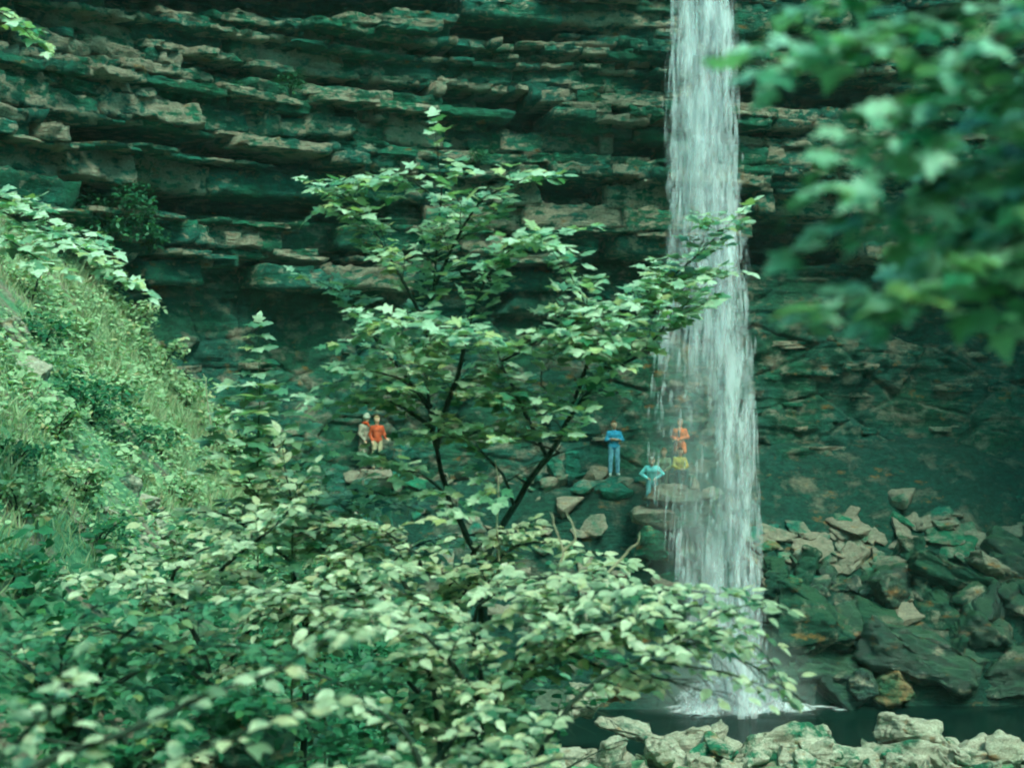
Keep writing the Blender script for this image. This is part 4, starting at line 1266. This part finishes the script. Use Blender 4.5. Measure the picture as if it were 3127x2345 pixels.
# dark-leaved understorey, shade put into its colour below the bright sprays
scrub('dark_thicket', 'dark green thicket in shade along the bottom left', 'thicket', (-2.4, 11.0), [
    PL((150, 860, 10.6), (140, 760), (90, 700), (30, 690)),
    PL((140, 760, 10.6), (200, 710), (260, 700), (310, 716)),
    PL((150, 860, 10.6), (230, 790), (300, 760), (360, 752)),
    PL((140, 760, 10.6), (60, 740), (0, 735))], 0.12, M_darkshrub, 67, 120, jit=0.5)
scrub('dark_thicket', 'dark green thicket in shade between the elm sprays and the near bank rocks', 'thicket', (0.1, 14.6), [
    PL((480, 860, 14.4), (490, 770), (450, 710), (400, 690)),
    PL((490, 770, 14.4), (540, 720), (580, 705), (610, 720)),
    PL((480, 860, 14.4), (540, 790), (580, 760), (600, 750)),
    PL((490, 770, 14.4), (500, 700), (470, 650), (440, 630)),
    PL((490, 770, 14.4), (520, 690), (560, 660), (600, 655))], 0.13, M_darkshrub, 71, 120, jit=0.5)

# bare pale twigs standing among the leaves
def dry_twig(label, pls, seed):
    S = Plant('dry_twig', label, 'twig', pls[0][0], seed=seed)
    for pl in pls:
        S.tube(S.curve(pl, 18, 0.02), 0.011, 0.004, sides=5)
    S.finish('oval', M_elm, 0, M_twig)
dry_twig('bare pale upright twig below the sycamore fork', [PL((499, 560, 13.2), (496, 520), (498, 488), (495, 458))], 1)
dry_twig('forked bare pale twig above the broad elm spray', [PL((556, 575, 11.2), (562, 552), (556, 530), (552, 512)), PL((562, 552, 11.2), (574, 540), (572, 524), (566, 512))], 2)
dry_twig('bent pale twig crossing in front of the water spray', [PL((608, 572, 11.0), (625, 556), (634, 545), (640, 530))], 3)
dry_twig('tall dead stem against the rock behind the left bank', [PL((213, 436, 20.0), (209, 410), (206, 385), (203, 372))], 4)

# --- the bank: shrubs, grass, herbs
def hit(px, py):
    """where a sight line meets the bank"""
    Y = 10.0
    while Y < 60:
        p = U(px, py, Y)
        if p[2] <= gh(p[0], p[1]): return p
        Y += 0.12
    return p
def bush(label, px, py, w, h, mat, seed, n, size, name='bush', cat='bush', Y=None, group=None):
    p = U(px, py, Y) if Y else hit(px, py)
    S = Plant(name, label, cat, p, group, seed=seed)
    for k in range(5):
        a = k * 1.26 + S.r.random()
        e = p + np.array([math.cos(a) * w * 0.35, math.sin(a) * w * 0.3, h * S.r.uniform(0.5, 0.9)])
        S.tube(S.curve([p - np.array([0, 0, 0.1]), (p + e) / 2 + np.array([0, 0, h * 0.1]), e], 8, 0.03), 0.02, 0.006, sides=5)
        S.cloud(e, (w * 0.30, w * 0.28, h * 0.30), n // 8, size, 0.5, 0.35, 0.5)
    S.cloud(p + np.array([0, 0, h * 0.3]), (w * 0.62, w * 0.5, h * 0.35), n * 3 // 8, size, 0.5, 0.35, 0.8)
    S.finish('oval', mat, 60)
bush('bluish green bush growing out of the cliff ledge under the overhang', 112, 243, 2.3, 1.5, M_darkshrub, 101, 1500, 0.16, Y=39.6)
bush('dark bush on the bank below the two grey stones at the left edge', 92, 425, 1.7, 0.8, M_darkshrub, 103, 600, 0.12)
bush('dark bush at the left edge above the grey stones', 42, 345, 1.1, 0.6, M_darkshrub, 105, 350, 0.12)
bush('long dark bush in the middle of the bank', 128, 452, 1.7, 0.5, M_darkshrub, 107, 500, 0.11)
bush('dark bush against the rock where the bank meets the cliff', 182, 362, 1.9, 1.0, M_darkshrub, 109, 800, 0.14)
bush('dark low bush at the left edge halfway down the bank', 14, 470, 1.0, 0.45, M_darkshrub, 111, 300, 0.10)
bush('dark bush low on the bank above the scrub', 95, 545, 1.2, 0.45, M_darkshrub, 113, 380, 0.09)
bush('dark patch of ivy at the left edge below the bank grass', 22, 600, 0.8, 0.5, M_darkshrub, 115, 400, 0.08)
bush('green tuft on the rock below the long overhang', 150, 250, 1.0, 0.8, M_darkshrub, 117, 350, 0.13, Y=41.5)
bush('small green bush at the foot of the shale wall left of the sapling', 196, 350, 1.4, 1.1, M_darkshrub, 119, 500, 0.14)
EDGE = ['pale weed clump highest on the bank edge, at the left picture border', 'pale weed clump behind the left sycamore leaves', 'pale weed clump just under the tip of the left sycamore branch', 'pale weed clump on the bank edge below the sycamore branch tip', 'pale weed clump on the bank edge left of the dark rock foot bush', 'pale weed clump halfway down the bank edge', 'pale weed clump beside the tall dead stem', 'pale weed clump on the bank edge just below the dead stem', 'pale weed clump lowest on the bank edge, behind the narrow sapling']
OPEN = ['pale weed clump above the dark bush at the left border', 'pale weed clump between the two upper dark bushes of the slope', 'pale weed clump right of the dark bush in the middle of the slope', 'pale weed clump left of the long dark bush', 'pale weed clump right of the long dark bush', 'small weed clump at the left border below the low dark bush', 'small weed clump among the pinkish stones of the slope', 'pale weed clump low on the slope above the hazel tops']
for i, (px, py, w, h) in enumerate([(18, 215, 1.3, 1.0), (60, 250, 1.4, 0.9), (100, 292, 1.3, 1.0), (134, 330, 1.4, 0.9), (160, 378, 1.3, 1.0), (186, 412, 1.4, 1.0), (208, 440, 1.3, 0.8), (236, 470, 1.3, 0.9), (262, 500, 1.2, 0.8)]):
    bush(EDGE[i], px, py, w, h, M_herb, 150 + i, 420, 0.15, 'weed_clump', 'weed', group='weed clumps along the bank edge')
for i, (px, py, w, h) in enumerate([(30, 300, 1.2, 0.8), (75, 345, 1.0, 0.6), (115, 400, 1.2, 0.7), (55, 440, 1.0, 0.6), (160, 455, 1.1, 0.7), (20, 520, 0.9, 0.5), (80, 500, 0.9, 0.5), (180, 505, 1.0, 0.6)]):
    bush(OPEN[i], px, py, w, h, M_herb, 170 + i, 320, 0.13, 'weed_clump', 'weed', group='weed clumps on the open bank')
for i, (px, py, lb) in enumerate([(290, 92, 'small fern tuft on the highest left ledges'), (330, 108, 'small fern tuft above the long black overhang'), (478, 165, 'green tuft hanging from the bed above the sycamore top'), (228, 100, 'green cushion of moss plants on the second bed at the left')]):
    bush(lb, px, py, 0.9, 0.6, M_darkshrub, 130 + i, 260, 0.10, 'fern_tuft', 'fern', Y=43.0 if px < 300 else 45.3)

# grass blades and herb leaves on the bank, uncountable
def scatter_leaves(name, n, size, mat, kind, region, upright, seed, mask_scale=0.5, mask_cut=-0.2, lab=None):
    r_ = np.random.default_rng(seed)
    x = r_.uniform(region[0], region[1], n * 3); y = r_.uniform(region[2], region[3], n * 3)
    gz = ground_h(x, y)
    px = 512 + F * x / y; py = 383.5 - F * (gz - CAM_Z) / y
    m = fbm(P3(x * mask_scale, y * mask_scale, seed), 3, 600 + seed) > mask_cut
    ok = (px > -40) & (px < 700) & (py < 800) & m & (gz > 0.9) & ((py < 600) if seed < 3 else (py > 560))
    # evener over the picture than over the ground: the far bank is seen larger than life here
    ok &= r_.random(len(x)) < np.clip((y / 36.0), 0.15, 1)
    x, y, gz = x[ok][:n], y[ok][:n], gz[ok][:n]
    n = len(x)
    # open rock of the recess stays bare
    tv, tf_ = TPL[kind]
    if kind == 'blade':
        d = np.stack([r_.normal(0, 0.5, n), r_.normal(0, 0.5, n), np.ones(n)], 1)
        nr = np.stack([r_.normal(0, 1, n), r_.normal(-0.6, 1, n), r_.normal(0.3, 0.3, n)], 1)
    else:
        d = np.stack([r_.normal(0, 1, n), r_.normal(0, 1, n), r_.normal(upright, 0.35, n)], 1)
        nr = np.stack([r_.normal(0.3, 0.4, n), r_.normal(-0.4, 0.4, n), np.ones(n)], 1)
    d = unit(d); nr = unit(nr - (nr * d).sum(1, keepdims=True) * d); rt2 = np.cross(d, nr)
    s = size * r_.uniform(0.6, 1.4, n)
    clump = np.clip(fbm(P3(x * 1.1, y * 1.1, seed), 3, 640 + seed) + 0.25, 0, 1)
    s = s * (0.65 + 1.1 * clump)
    hgt = r_.random(n) * (0.0 if kind == 'blade' else size * (1.0 + 7.0 * clump))
    base = np.stack([x, y, gz + hgt - 0.02], 1)
    w = base[:, None, :] + s[:, None, None] * (tv[None, :, 0:1] * rt2[:, None, :] + tv[None, :, 1:2] * d[:, None, :] + tv[None, :, 2:3] * nr[:, None, :])
    return add(name, mesh_np(name, w.reshape(-1, 3), (tf_[None] + (np.arange(n) * len(tv))[:, None, None]).reshape(-1, 3), mat), kind='stuff', **({'label': lab} if lab else {}))
TPL['blade'] = (np.array([(-0.035, 0, 0), (0.035, 0, 0), (0.03, 0.5, 0.03), (-0.03, 0.5, 0.03), (0.0, 1.0, 0.22)]), np.array([(0, 1, 2), (0, 2, 3), (3, 2, 4)]))
scatter_leaves('grass', 60000, 0.27, M_grass, 'blade', (-14.5, 0, 9, 43.5), 0.5, 1, 0.5, -0.16)
scatter_leaves('herbs', 46000, 0.11, M_herb, 'oval', (-14.5, 1, 9, 43.5), 0.1, 2, 0.6, -0.08)
scatter_leaves('shade_leaves', 22000, 0.15, M_darkshrub, 'oval', (-9, 5, 9, 36.0), 0.0, 3, 0.6, -0.5)  # dark leaves stand in for shade on the ground under the shrubs
# ------------------------------------------------------------------ people
def surface(prims, h, k=0.02):
    """one continuous skin round tapered bones (surface nets)"""
    P = np.array([(*a, *b, ra, rb) for a, b, ra, rb in prims], float)
    lo = np.minimum(P[:, 0:3] - P[:, 6:7], P[:, 3:6] - P[:, 7:8]).min(0) - 3 * h
    hi = np.maximum(P[:, 0:3] + P[:, 6:7], P[:, 3:6] + P[:, 7:8]).max(0) + 3 * h
    n = np.ceil((hi - lo) / h).astype(int) + 1
    ax = [lo[i] + h * np.arange(n[i]) for i in range(3)]
    D = np.full(n, 1.0)
    for a0, a1, a2, b0, b1, b2, ra, rb in P:
        a = np.array((a0, a1, a2)); b = np.array((b0, b1, b2)); m = max(ra, rb) + 3 * k + 2 * h
        l_ = np.maximum(((np.minimum(a, b) - m - lo) / h).astype(int), 0); u_ = np.minimum(((np.maximum(a, b) + m - lo) / h).astype(int) + 2, n)
        X = ax[0][l_[0]:u_[0], None, None] - a0; Y = ax[1][None, l_[1]:u_[1], None] - a1; Z = ax[2][None, None, l_[2]:u_[2]] - a2
        ba = b - a; bb = max(ba @ ba, 1e-9)
        t = np.clip((X * ba[0] + Y * ba[1] + Z * ba[2]) / bb, 0, 1)
        d = np.sqrt((X - t * ba[0]) ** 2 + (Y - t * ba[1]) ** 2 + (Z - t * ba[2]) ** 2) - (ra + (rb - ra) * t)
        sl = (slice(l_[0], u_[0]), slice(l_[1], u_[1]), slice(l_[2], u_[2]))
        o = D[sl]
        hh = np.clip(0.5 + 0.5 * (o - d) / k, 0, 1)
        D[sl] = o * (1 - hh) + d * hh - k * hh * (1 - hh)
    ins = D < 0
    C = np.zeros((*(n - 1), 3)); cnt = np.zeros(n - 1)
    cs = [(i, j, l) for i in (0, 1) for j in (0, 1) for l in (0, 1)]
    def sub(A, c):
        return A[c[0]:c[0] + n[0] - 1, c[1]:c[1] + n[1] - 1, c[2]:c[2] + n[2] - 1]
    for c in cs:
        for axis in range(3):
            if c[axis] == 0:
                e = list(c); e[axis] = 1
                A, B = sub(D, c), sub(D, e)
                x = (A < 0) != (B < 0)
                t = np.where(x, A / np.where(x, A - B, 1), 0)
                for q in range(3):
                    C[..., q] += np.where(x, c[q] + (t if q == axis else 0), 0)
                cnt += x
    act = cnt > 0
    idx = np.full(n - 1, -1); idx[act] = np.arange(act.sum())
    g = np.stack(np.meshgrid(*[np.arange(m - 1) for m in n], indexing='ij'), -1)[act]
    V = lo + h * (g + C[act] / cnt[act][:, None])
    Fs = []
    for axis in range(3):
        b, c = (axis + 1) % 3, (axis + 2) % 3
        s0_ = [slice(None)] * 3; s1_ = [slice(None)] * 3
        s0_[axis] = slice(0, -1); s1_[axis] = slice(1, None)
        ch = ins[tuple(s0_)] != ins[tuple(s1_)]
        e = np.argwhere(ch)
        e = e[(e[:, b] > 0) & (e[:, c] > 0)]
        e = e[(e[:, b] < n[b] - 1) & (e[:, c] < n[c] - 1)]
        def at(db, dc):
            q = e.copy(); q[:, b] -= db; q[:, c] -= dc
            return idx[q[:, 0], q[:, 1], q[:, 2]]
        quad = np.stack([at(0, 0), at(1, 0), at(1, 1), at(0, 1)], 1)
        flip = ins[e[:, 0], e[:, 1], e[:, 2]]
        quad[~flip] = quad[~flip][:, ::-1]
        Fs.append(quad[(quad >= 0).all(1)])
    return V, np.concatenate(Fs)

M_skin = plain('skin', (0.58, 0.32, 0.22), 0.55, 0.35, 0.08)
CLOTH = {}
def cloth(color):
    if color not in CLOTH:
        CLOTH[color] = plain('cloth %d' % len(CLOTH), color, 0.9, 0.15, 0.38, 7.0)
    return CLOTH[color]
def v3(*a): return np.array(a, float)
def hand_prims(w, d, nrm, s, curl):
    """palm, four bent fingers of unequal length and a thumb off the palm's side"""
    d = unit(d); nrm = unit(nrm - (nrm @ d) * d); r_ = np.cross(d, nrm) * s
    p = [(w, w + d * 0.045, 0.022, 0.026), (w + d * 0.035 + r_ * 0.018, w + d * 0.085 + r_ * 0.024, 0.017, 0.014), (w + d * 0.035 - r_ * 0.018, w + d * 0.085 - r_ * 0.024, 0.017, 0.014)]
    for off, ln in ((0.033, 0.068), (0.011, 0.078), (-0.011, 0.072), (-0.033, 0.056)):
        a = w + d * 0.088 + r_ * off
        b = a + (d * math.cos(curl * 0.5) + nrm * math.sin(curl * 0.5)) * ln * 0.5
        c = b + (d * math.cos(curl) + nrm * math.sin(curl)) * ln * 0.32
        e = c + (d * math.cos(curl * 1.4) + nrm * math.sin(curl * 1.4)) * ln * 0.24
        p += [(a, b, 0.0095, 0.0088), (b, c, 0.0088, 0.0080), (c, e, 0.0080, 0.0070)]
    a = w + d * 0.03 + r_ * 0.03
    b = a + unit(d * 0.6 + r_ * 0.8 + nrm * 0.3) * 0.035
    c = b + unit(d * 0.9 + r_ * 0.3 + nrm * 0.5) * 0.03
    p += [(a, b, 0.013, 0.011), (b, c, 0.011, 0.009)]
    return p

def person(label, foot, yaw, J, colors, height=1.78, hair=(0.06, 0.035, 0.02), long_hair=False, hat=None, scarf=None, coat=0.0, sleeves=1.0, bare_head=True, stripe=None, group=None):
    """J: joints in a standing frame of 1.78 m, x to the person's left, -y ahead"""
    sc = height / 1.78
    o = thing('person', foot, label, 'person', group)
    o.rotation_euler = (0, 0, yaw); o.scale = (sc, sc, sc)
    j = {k: v3(*v) for k, v in J.items()}
    hip, chest, neck, head = j['hip'], j['chest'], j['neck'], j['head']
    upv = unit(chest - hip)
    X = v3(1, 0, 0)
    body, jacket, trousers = [], [], []
    def torso(L, g):
        L += [(hip - X * 0.085, hip + X * 0.085, 0.095 + g, 0.095 + g), (hip, (hip + chest) / 2, 0.11 + g, 0.105 + g),
              ((hip + chest) / 2 - X * 0.06, (hip + chest) / 2 + X * 0.06, 0.092 + g, 0.092 + g),
              (chest - X * 0.095, chest + X * 0.095, 0.108 + g, 0.108 + g),
              ((hip + chest) / 2 + X * 0.05, chest + X * 0.09, 0.09 + g, 0.1 + g), ((hip + chest) / 2 - X * 0.05, chest - X * 0.09, 0.09 + g, 0.1 + g)]
    torso(body, -0.012)
    for s in (1, -1):
        sh, el, wr = j['sh' + 'lr'[s < 0]], j['el' + 'lr'[s < 0]], j['wr' + 'lr'[s < 0]]
        hp, kn, an = j['hp' + 'lr'[s < 0]], j['kn' + 'lr'[s < 0]], j['an' + 'lr'[s < 0]]
        body += [(chest + upv * 0.09, sh, 0.06, 0.055), (sh, el, 0.052, 0.040), (el, wr, 0.040, 0.027), (hp, kn, 0.085, 0.055), (kn, an, 0.055, 0.038)]
        jacket += [(chest + upv * 0.085, sh, 0.070, 0.062), (sh, el, 0.062, 0.054)]
        cuff = el + (wr - el) * sleeves
        jacket += [(el, cuff, 0.056, 0.056 - 0.010 * sleeves)] if sleeves > 0.1 else []
        toe = j['toe' + 'lr'[s < 0]]
        trousers += [(hp, kn, 0.098, 0.074), (kn, an + unit(kn - an) * 0.03, 0.074, 0.066)]
        sv, sf = surface([(an + v3(0, 0.03, -0.055), toe, 0.042, 0.036), (an, an + v3(0, 0, -0.05), 0.045, 0.045), (toe, toe + unit(toe - an - v3(0, 0, (toe - an)[2])) * 0.03, 0.036, 0.03)], 0.013, 0.03)
        add('shoe', mesh_np('shoe', sv, sf, cloth(colors['shoe']), True), o)
    fy = v3(*J.get('face', (0, -1, 0))); fy = unit(fy - v3(0, 0, 0)); fx = unit(np.cross(v3(0, 0, 1), fy)); fz_ = np.cross(fy, fx)
    body += [(chest + upv * 0.10, neck, 0.07, 0.052), (neck, head - fz_ * 0.05, 0.050, 0.052),
             (head - fz_ * 0.025 - fy * 0.01, head + fz_ * 0.045 - fy * 0.015, 0.086, 0.092), (head - fz_ * 0.085 + fy * 0.035, head - fz_ * 0.02 + fy * 0.03, 0.048, 0.060),
             (head + fy * 0.085 + fz_ * 0.01, head + fy * 0.105 - fz_ * 0.022, 0.010, 0.016), (head + fy * 0.08 - fz_ * 0.058, head + fy * 0.082 - fz_ * 0.064, 0.018, 0.018)]
    for s in (1, -1):
        body.append((head + fx * 0.086 * s - fz_ * 0.02, head + fx * 0.09 * s + fz_ * 0.015, 0.016, 0.02))
    bv, bf = surface(body, 0.0125, 0.025)
    vs_, fs_, off_ = [bv], [bf], len(bv)
    for s in (1, -1):
        el, wr = j['el' + 'lr'[s < 0]], j['wr' + 'lr'[s < 0]]
        hd = v3(*J['hd' + 'lr'[s < 0]]) if 'hd' + 'lr'[s < 0] in J else wr - el
        hv, hf = surface(hand_prims(wr - unit(hd) * 0.01, hd, v3(*J.get('palm' + 'lr'[s < 0], (0, -0.3, -1))), s, J.get('curl', 0.7)), 0.005, 0.008)
        vs_.append(hv); fs_.append(hf + off_); off_ += len(hv)
    me = mesh_np('body', np.concatenate(vs_), np.concatenate(fs_), M_skin, True)
    me.materials.append(cloth((0.03, 0.02, 0.02))); me.materials.append(cloth((0.36, 0.12, 0.10)))
    cen = np.array([p.center[:] for p in me.polygons])
    mi = np.zeros(len(cen), np.int32)
    for s in (1, -1):
        mi[np.linalg.norm((cen - (head + fx * 0.033 * s + fy * 0.085 + fz_ * 0.012)) * np.array([1, 1, 1]), axis=1) < 0.017] = 1
    mi[np.linalg.norm(cen - (head + fy * 0.09 - fz_ * 0.062), axis=1) < 0.02] = 2
    me.polygons.foreach_set('material_index', mi)
    add('body', me, o)
    torso(jacket, 0.012)
    jacket += [(chest + upv * 0.09, chest + upv * 0.125, 0.095, 0.072)]
    if coat:
        for s in (1, -1):
            hp, kn = j['hp' + 'lr'[s < 0]], j['kn' + 'lr'[s < 0]]
            jacket.append((hp, hp + (kn - hp) * coat, 0.118, 0.122))
    jv, jf = surface(jacket, 0.014, 0.03)
    jo = add('coat' if coat > 0.5 else 'jacket', mesh_np('jacket', jv, jf, cloth(colors['top']), True), o)
    if stripe:
        c_ = chest + fy * 0.118
        tv_, tf2 = surface([(c_ + upv * 0.08 + X * 0.01, c_ - upv * 0.12 + X * 0.045, 0.024, 0.03)], 0.01, 0.01)
        add('strap', mesh_np('strap', tv_, tf2, cloth(stripe), True), jo)
    trousers += [(hip - X * 0.085, hip + X * 0.085, 0.103, 0.103)]
    tv_, tf2 = surface(trousers, 0.014, 0.03)
    add('trousers', mesh_np('trousers', tv_, tf2, cloth(colors['legs']), True), o)
    hp_ = [(head + fz_ * 0.045 - fy * 0.03, head + fz_ * 0.065 - fy * 0.012, 0.096, 0.088), (head - fz_ * 0.03 - fy * 0.055, head + fz_ * 0.04 - fy * 0.04, 0.07, 0.085)]
    for s in (1, -1):
        hp_.append((head + fx * 0.07 * s + fz_ * 0.05 - fy * 0.01, head + fx * 0.078 * s - fz_ * 0.01 - fy * 0.035, 0.03, 0.026))
    if long_hair:
        hp_ += [(head - fy * 0.05, neck - fy * 0.08 - fz_ * 0.05, 0.085, 0.07)] + [(head + fx * 0.075 * s - fy * 0.02, neck + fx * 0.075 * s - fy * 0.01 - fz_ * 0.10, 0.042, 0.034) for s in (1, -1)]
    hv, hf = surface(hp_, 0.0125, 0.02)
    add('hair', mesh_np('hair', hv, hf, cloth(hair), True), o)
    if hat:
        hv, hf = surface([(head + fz_ * 0.07, head + fz_ * 0.12, 0.105, 0.085), (head + fz_ * 0.062 + fy * 0.09 - fx * 0.06, head + fz_ * 0.062 + fy * 0.09 + fx * 0.06, 0.025, 0.025), (head + fz_ * 0.065 - fx * 0.06, head + fz_ * 0.065 + fx * 0.06, 0.09, 0.09)], 0.0125, 0.02)
        add('hat', mesh_np('hat', hv, hf, cloth(hat), True), o)
    if scarf:
        ring = [neck + 0.075 * (math.cos(a) * X + math.sin(a) * v3(0, 1, 0)) for a in np.linspace(0, 2 * math.pi, 9)]
        hv, hf = surface([(ring[i], ring[i + 1], 0.035, 0.035) for i in range(8)] + [(ring[6], ring[6] + v3(0.02, -0.05, -0.10), 0.03, 0.03)], 0.012, 0.02)
        add('scarf', mesh_np('scarf', hv, hf, cloth(scarf), True), o)
    return o

STAND = dict(hip=(0, 0, 0.96), chest=(0, 0, 1.32), neck=(0, 0.0, 1.51), head=(0, -0.015, 1.655),
             shl=(0.175, 0, 1.395), shr=(-0.175, 0, 1.395), ell=(0.24, 0.02, 1.14), elr=(-0.24, 0.02, 1.14), wrl=(0.25, -0.06, 0.89), wrr=(-0.25, -0.06, 0.89),
             hpl=(0.09, 0, 0.92), hpr=(-0.09, 0, 0.92), knl=(0.115, -0.01, 0.50), knr=(-0.115, -0.01, 0.50), anl=(0.125, 0.02, 0.095), anr=(-0.125, 0.02, 0.095),
             toel=(0.145, -0.13, 0.04), toer=(-0.145, -0.13, 0.04))
SIT = dict(hip=(0, 0.10, 0.50), chest=(0, 0.03, 0.85), neck=(0, 0.0, 1.04), head=(0, -0.03, 1.185),
           shl=(0.165, 0.03, 0.93), shr=(-0.165, 0.03, 0.93), ell=(0.24, -0.06, 0.70), elr=(-0.24, -0.06, 0.70), wrl=(0.07, -0.27, 0.62), wrr=(-0.07, -0.26, 0.60),
           hdl=(-0.8, -0.4, -0.1), hdr=(0.8, -0.4, -0.1), hpl=(0.09, 0.06, 0.47), hpr=(-0.09, 0.06, 0.47), knl=(0.13, -0.36, 0.52), knr=(-0.13, -0.36, 0.52),
           anl=(0.12, -0.38, 0.10), anr=(-0.12, -0.38, 0.10), toel=(0.13, -0.53, 0.04), toer=(-0.13, -0.53, 0.04))
def ledge_foot(px, py, Y):
    return U(px, py, Y)
def footing(p, w, seed, lb):
    """a flat stone under the feet"""
    me, _ = rock_mesh('boulder', (w, w, 0.7), seed, M_talus, 4, 0.05, 22)
    top = max(v.co.z for v in me.vertices)
    o = add('boulder', me, label=lb, category='boulder'); o.location = (p[0], p[1], p[2] - top + 0.02)

p = ledge_foot(614, 475, 47.0)
person('person in a blue jersey and jeans standing with folded arms on the ledge', p, R(4),
       {**STAND, 'ell': (0.27, -0.05, 1.17), 'elr': (-0.27, -0.05, 1.17), 'wrl': (-0.06, -0.20, 1.20), 'wrr': (0.07, -0.18, 1.165), 'hdl': (-1, 0.0, 0.1), 'hdr': (1, 0.05, 0.12), 'face': (0.12, -1, 0.15)},
       dict(top=(0.04, 0.27, 0.46), legs=(0.15, 0.32, 0.44), shoe=(0.62, 0.64, 0.62)), 1.80, (0.13, 0.05, 0.02), sleeves=0.35)
footing(p, 1.3, 611, 'flat stone under the person in blue')
p = ledge_foot(680, 473, 46.6)
person('person in an orange jacket standing behind the waterfall', p, R(-28),
       {**STAND, 'ell': (0.27, 0.0, 1.18), 'elr': (-0.27, 0.0, 1.18), 'wrl': (-0.02, -0.24, 1.10), 'wrr': (0.0, -0.24, 1.07), 'hdl': (-1, -0.1, -0.1), 'hdr': (1, -0.1, 0.0), 'face': (-0.2, -1, -0.1)},
       dict(top=(0.62, 0.15, 0.05), legs=(0.05, 0.07, 0.06), shoe=(0.08, 0.07, 0.06)), 1.80, (0.25, 0.22, 0.18), coat=0.45, stripe=(0.03, 0.07, 0.07))
footing(p, 1.2, 613, 'flat stone under the person in orange')
p = ledge_foot(680, 486, 45.8)
person('person with long hair in a yellow jumper sitting in front of the orange jacket', p, R(8), {**SIT, 'face': (-0.15, -1, -0.1)},
       dict(top=(0.50, 0.33, 0.05), legs=(0.05, 0.13, 0.12), shoe=(0.06, 0.05, 0.04)), 1.70, (0.06, 0.03, 0.015), long_hair=True)
me_, _ = rock_mesh('boulder', (0.9, 0.55, 0.5), 617, M_talus, 4, 0.05, 20)
o = add('boulder', me_, label='low stone seat under the person in yellow', category='boulder'); o.location = (p[0], p[1] + 0.25, p[2] + 0.12)
footing(p, 1.2, 619, 'flat stone under the feet of the person in yellow')
p = ledge_foot(664, 487, 46.0)
person('person in khaki sitting between the cyan and the yellow tops', p, R(-14), {**SIT, 'wrl': (0.12, -0.36, 0.60), 'face': (-0.3, -1, 0.0)},
       dict(top=(0.20, 0.23, 0.13), legs=(0.10, 0.12, 0.09), shoe=(0.07, 0.06, 0.05)), 1.72, (0.20, 0.10, 0.05))
me_, _ = rock_mesh('boulder', (0.9, 0.55, 0.5), 623, M_talus, 4, 0.05, 20)
o = add('boulder', me_, label='low stone seat under the person in khaki', category='boulder'); o.location = (p[0], p[1] + 0.25, p[2] + 0.12)
footing(p, 1.2, 627, 'flat stone under the feet of the person in khaki')
p = ledge_foot(652, 506, 45.0)
person('person in a pale cyan jacket stooping at the left edge of the fall', p, R(-6),
       {**STAND, 'hip': (0, 0.08, 0.90), 'chest': (0, -0.10, 1.22), 'neck': (0, -0.20, 1.38), 'head': (0, -0.26, 1.50), 'shl': (0.175, -0.13, 1.29), 'shr': (-0.175, -0.13, 1.29),
        'ell': (0.36, -0.08, 1.08), 'elr': (-0.36, -0.08, 1.08), 'wrl': (0.15, -0.14, 0.94), 'wrr': (-0.15, -0.14, 0.94), 'hdl': (-0.9, -0.2, -0.3), 'hdr': (0.9, -0.2, -0.3),
        'hpl': (0.09, 0.07, 0.87), 'hpr': (-0.09, 0.07, 0.87), 'knl': (0.12, -0.06, 0.48), 'knr': (-0.12, -0.06, 0.48), 'face': (0, -1, -0.5)},
       dict(top=(0.16, 0.52, 0.58), legs=(0.10, 0.26, 0.30), shoe=(0.20, 0.24, 0.22)), 1.72, (0.18, 0.14, 0.10))
footing(p, 1.3, 631, 'flat stone under the person in cyan')
p = ledge_foot(364, 468, 46.2)
person('person in a long grey coat, pale hat and red scarf, leftmost on the ledge', p, R(62),
       {**STAND, 'neck': (0, -0.05, 1.50), 'head': (0, -0.085, 1.635), 'face': (0, -1, -0.3), 'wrl': (0.20, -0.16, 0.93), 'wrr': (-0.20, -0.16, 0.93)},
       dict(top=(0.27, 0.23, 0.18), legs=(0.04, 0.10, 0.10), shoe=(0.05, 0.05, 0.05)), 1.76, (0.2, 0.17, 0.14), hat=(0.30, 0.30, 0.25), scarf=(0.55, 0.07, 0.02), coat=0.9)
footing(p, 1.3, 633, 'flat stone under the person in the grey coat')
p = ledge_foot(377, 468, 46.0)
person('person in a red jersey and beige trousers beside the grey coat', p, R(20),
       {**STAND, 'ell': (0.25, -0.02, 1.15), 'elr': (-0.24, 0.02, 1.15), 'wrl': (0.26, -0.22, 1.02), 'wrr': (-0.20, -0.16, 0.95), 'hdl': (0.3, -1, -0.1), 'face': (0.5, -1, -0.1)},
       dict(top=(0.38, 0.06, 0.025), legs=(0.38, 0.30, 0.20), shoe=(0.30, 0.20, 0.14)), 1.70, (0.22, 0.15, 0.08))
footing(p, 1.2, 637, 'flat stone under the person in red')
# ------------------------------------------------------------------ thin teal haze, added to lift the blacks
def haze():
    t = NT('haze')
    v = t.new('ShaderNodeVolumePrincipled')
    v.inputs['Color'].default_value = (0.62, 0.97, 0.88, 1)
    v.inputs['Density'].default_value = 0.00034
    t.link(v.outputs[0], t.out.inputs['Volume'])
    bm = bmesh.new()
    bmesh.ops.create_cube(bm, size=1.0)
    lo, hi = Vector((-75, -45, -3.2)), Vector((75, 95, 100))
    for q in bm.verts:
        q.co = Vector([(lo[i] + hi[i]) / 2 + q.co[i] * (hi[i] - lo[i]) for i in range(3)])
    me = bpy.data.meshes.new('haze'); bm.to_mesh(me); bm.free()
    me.materials.append(t.m)
    add('haze', me, kind='stuff')
haze()
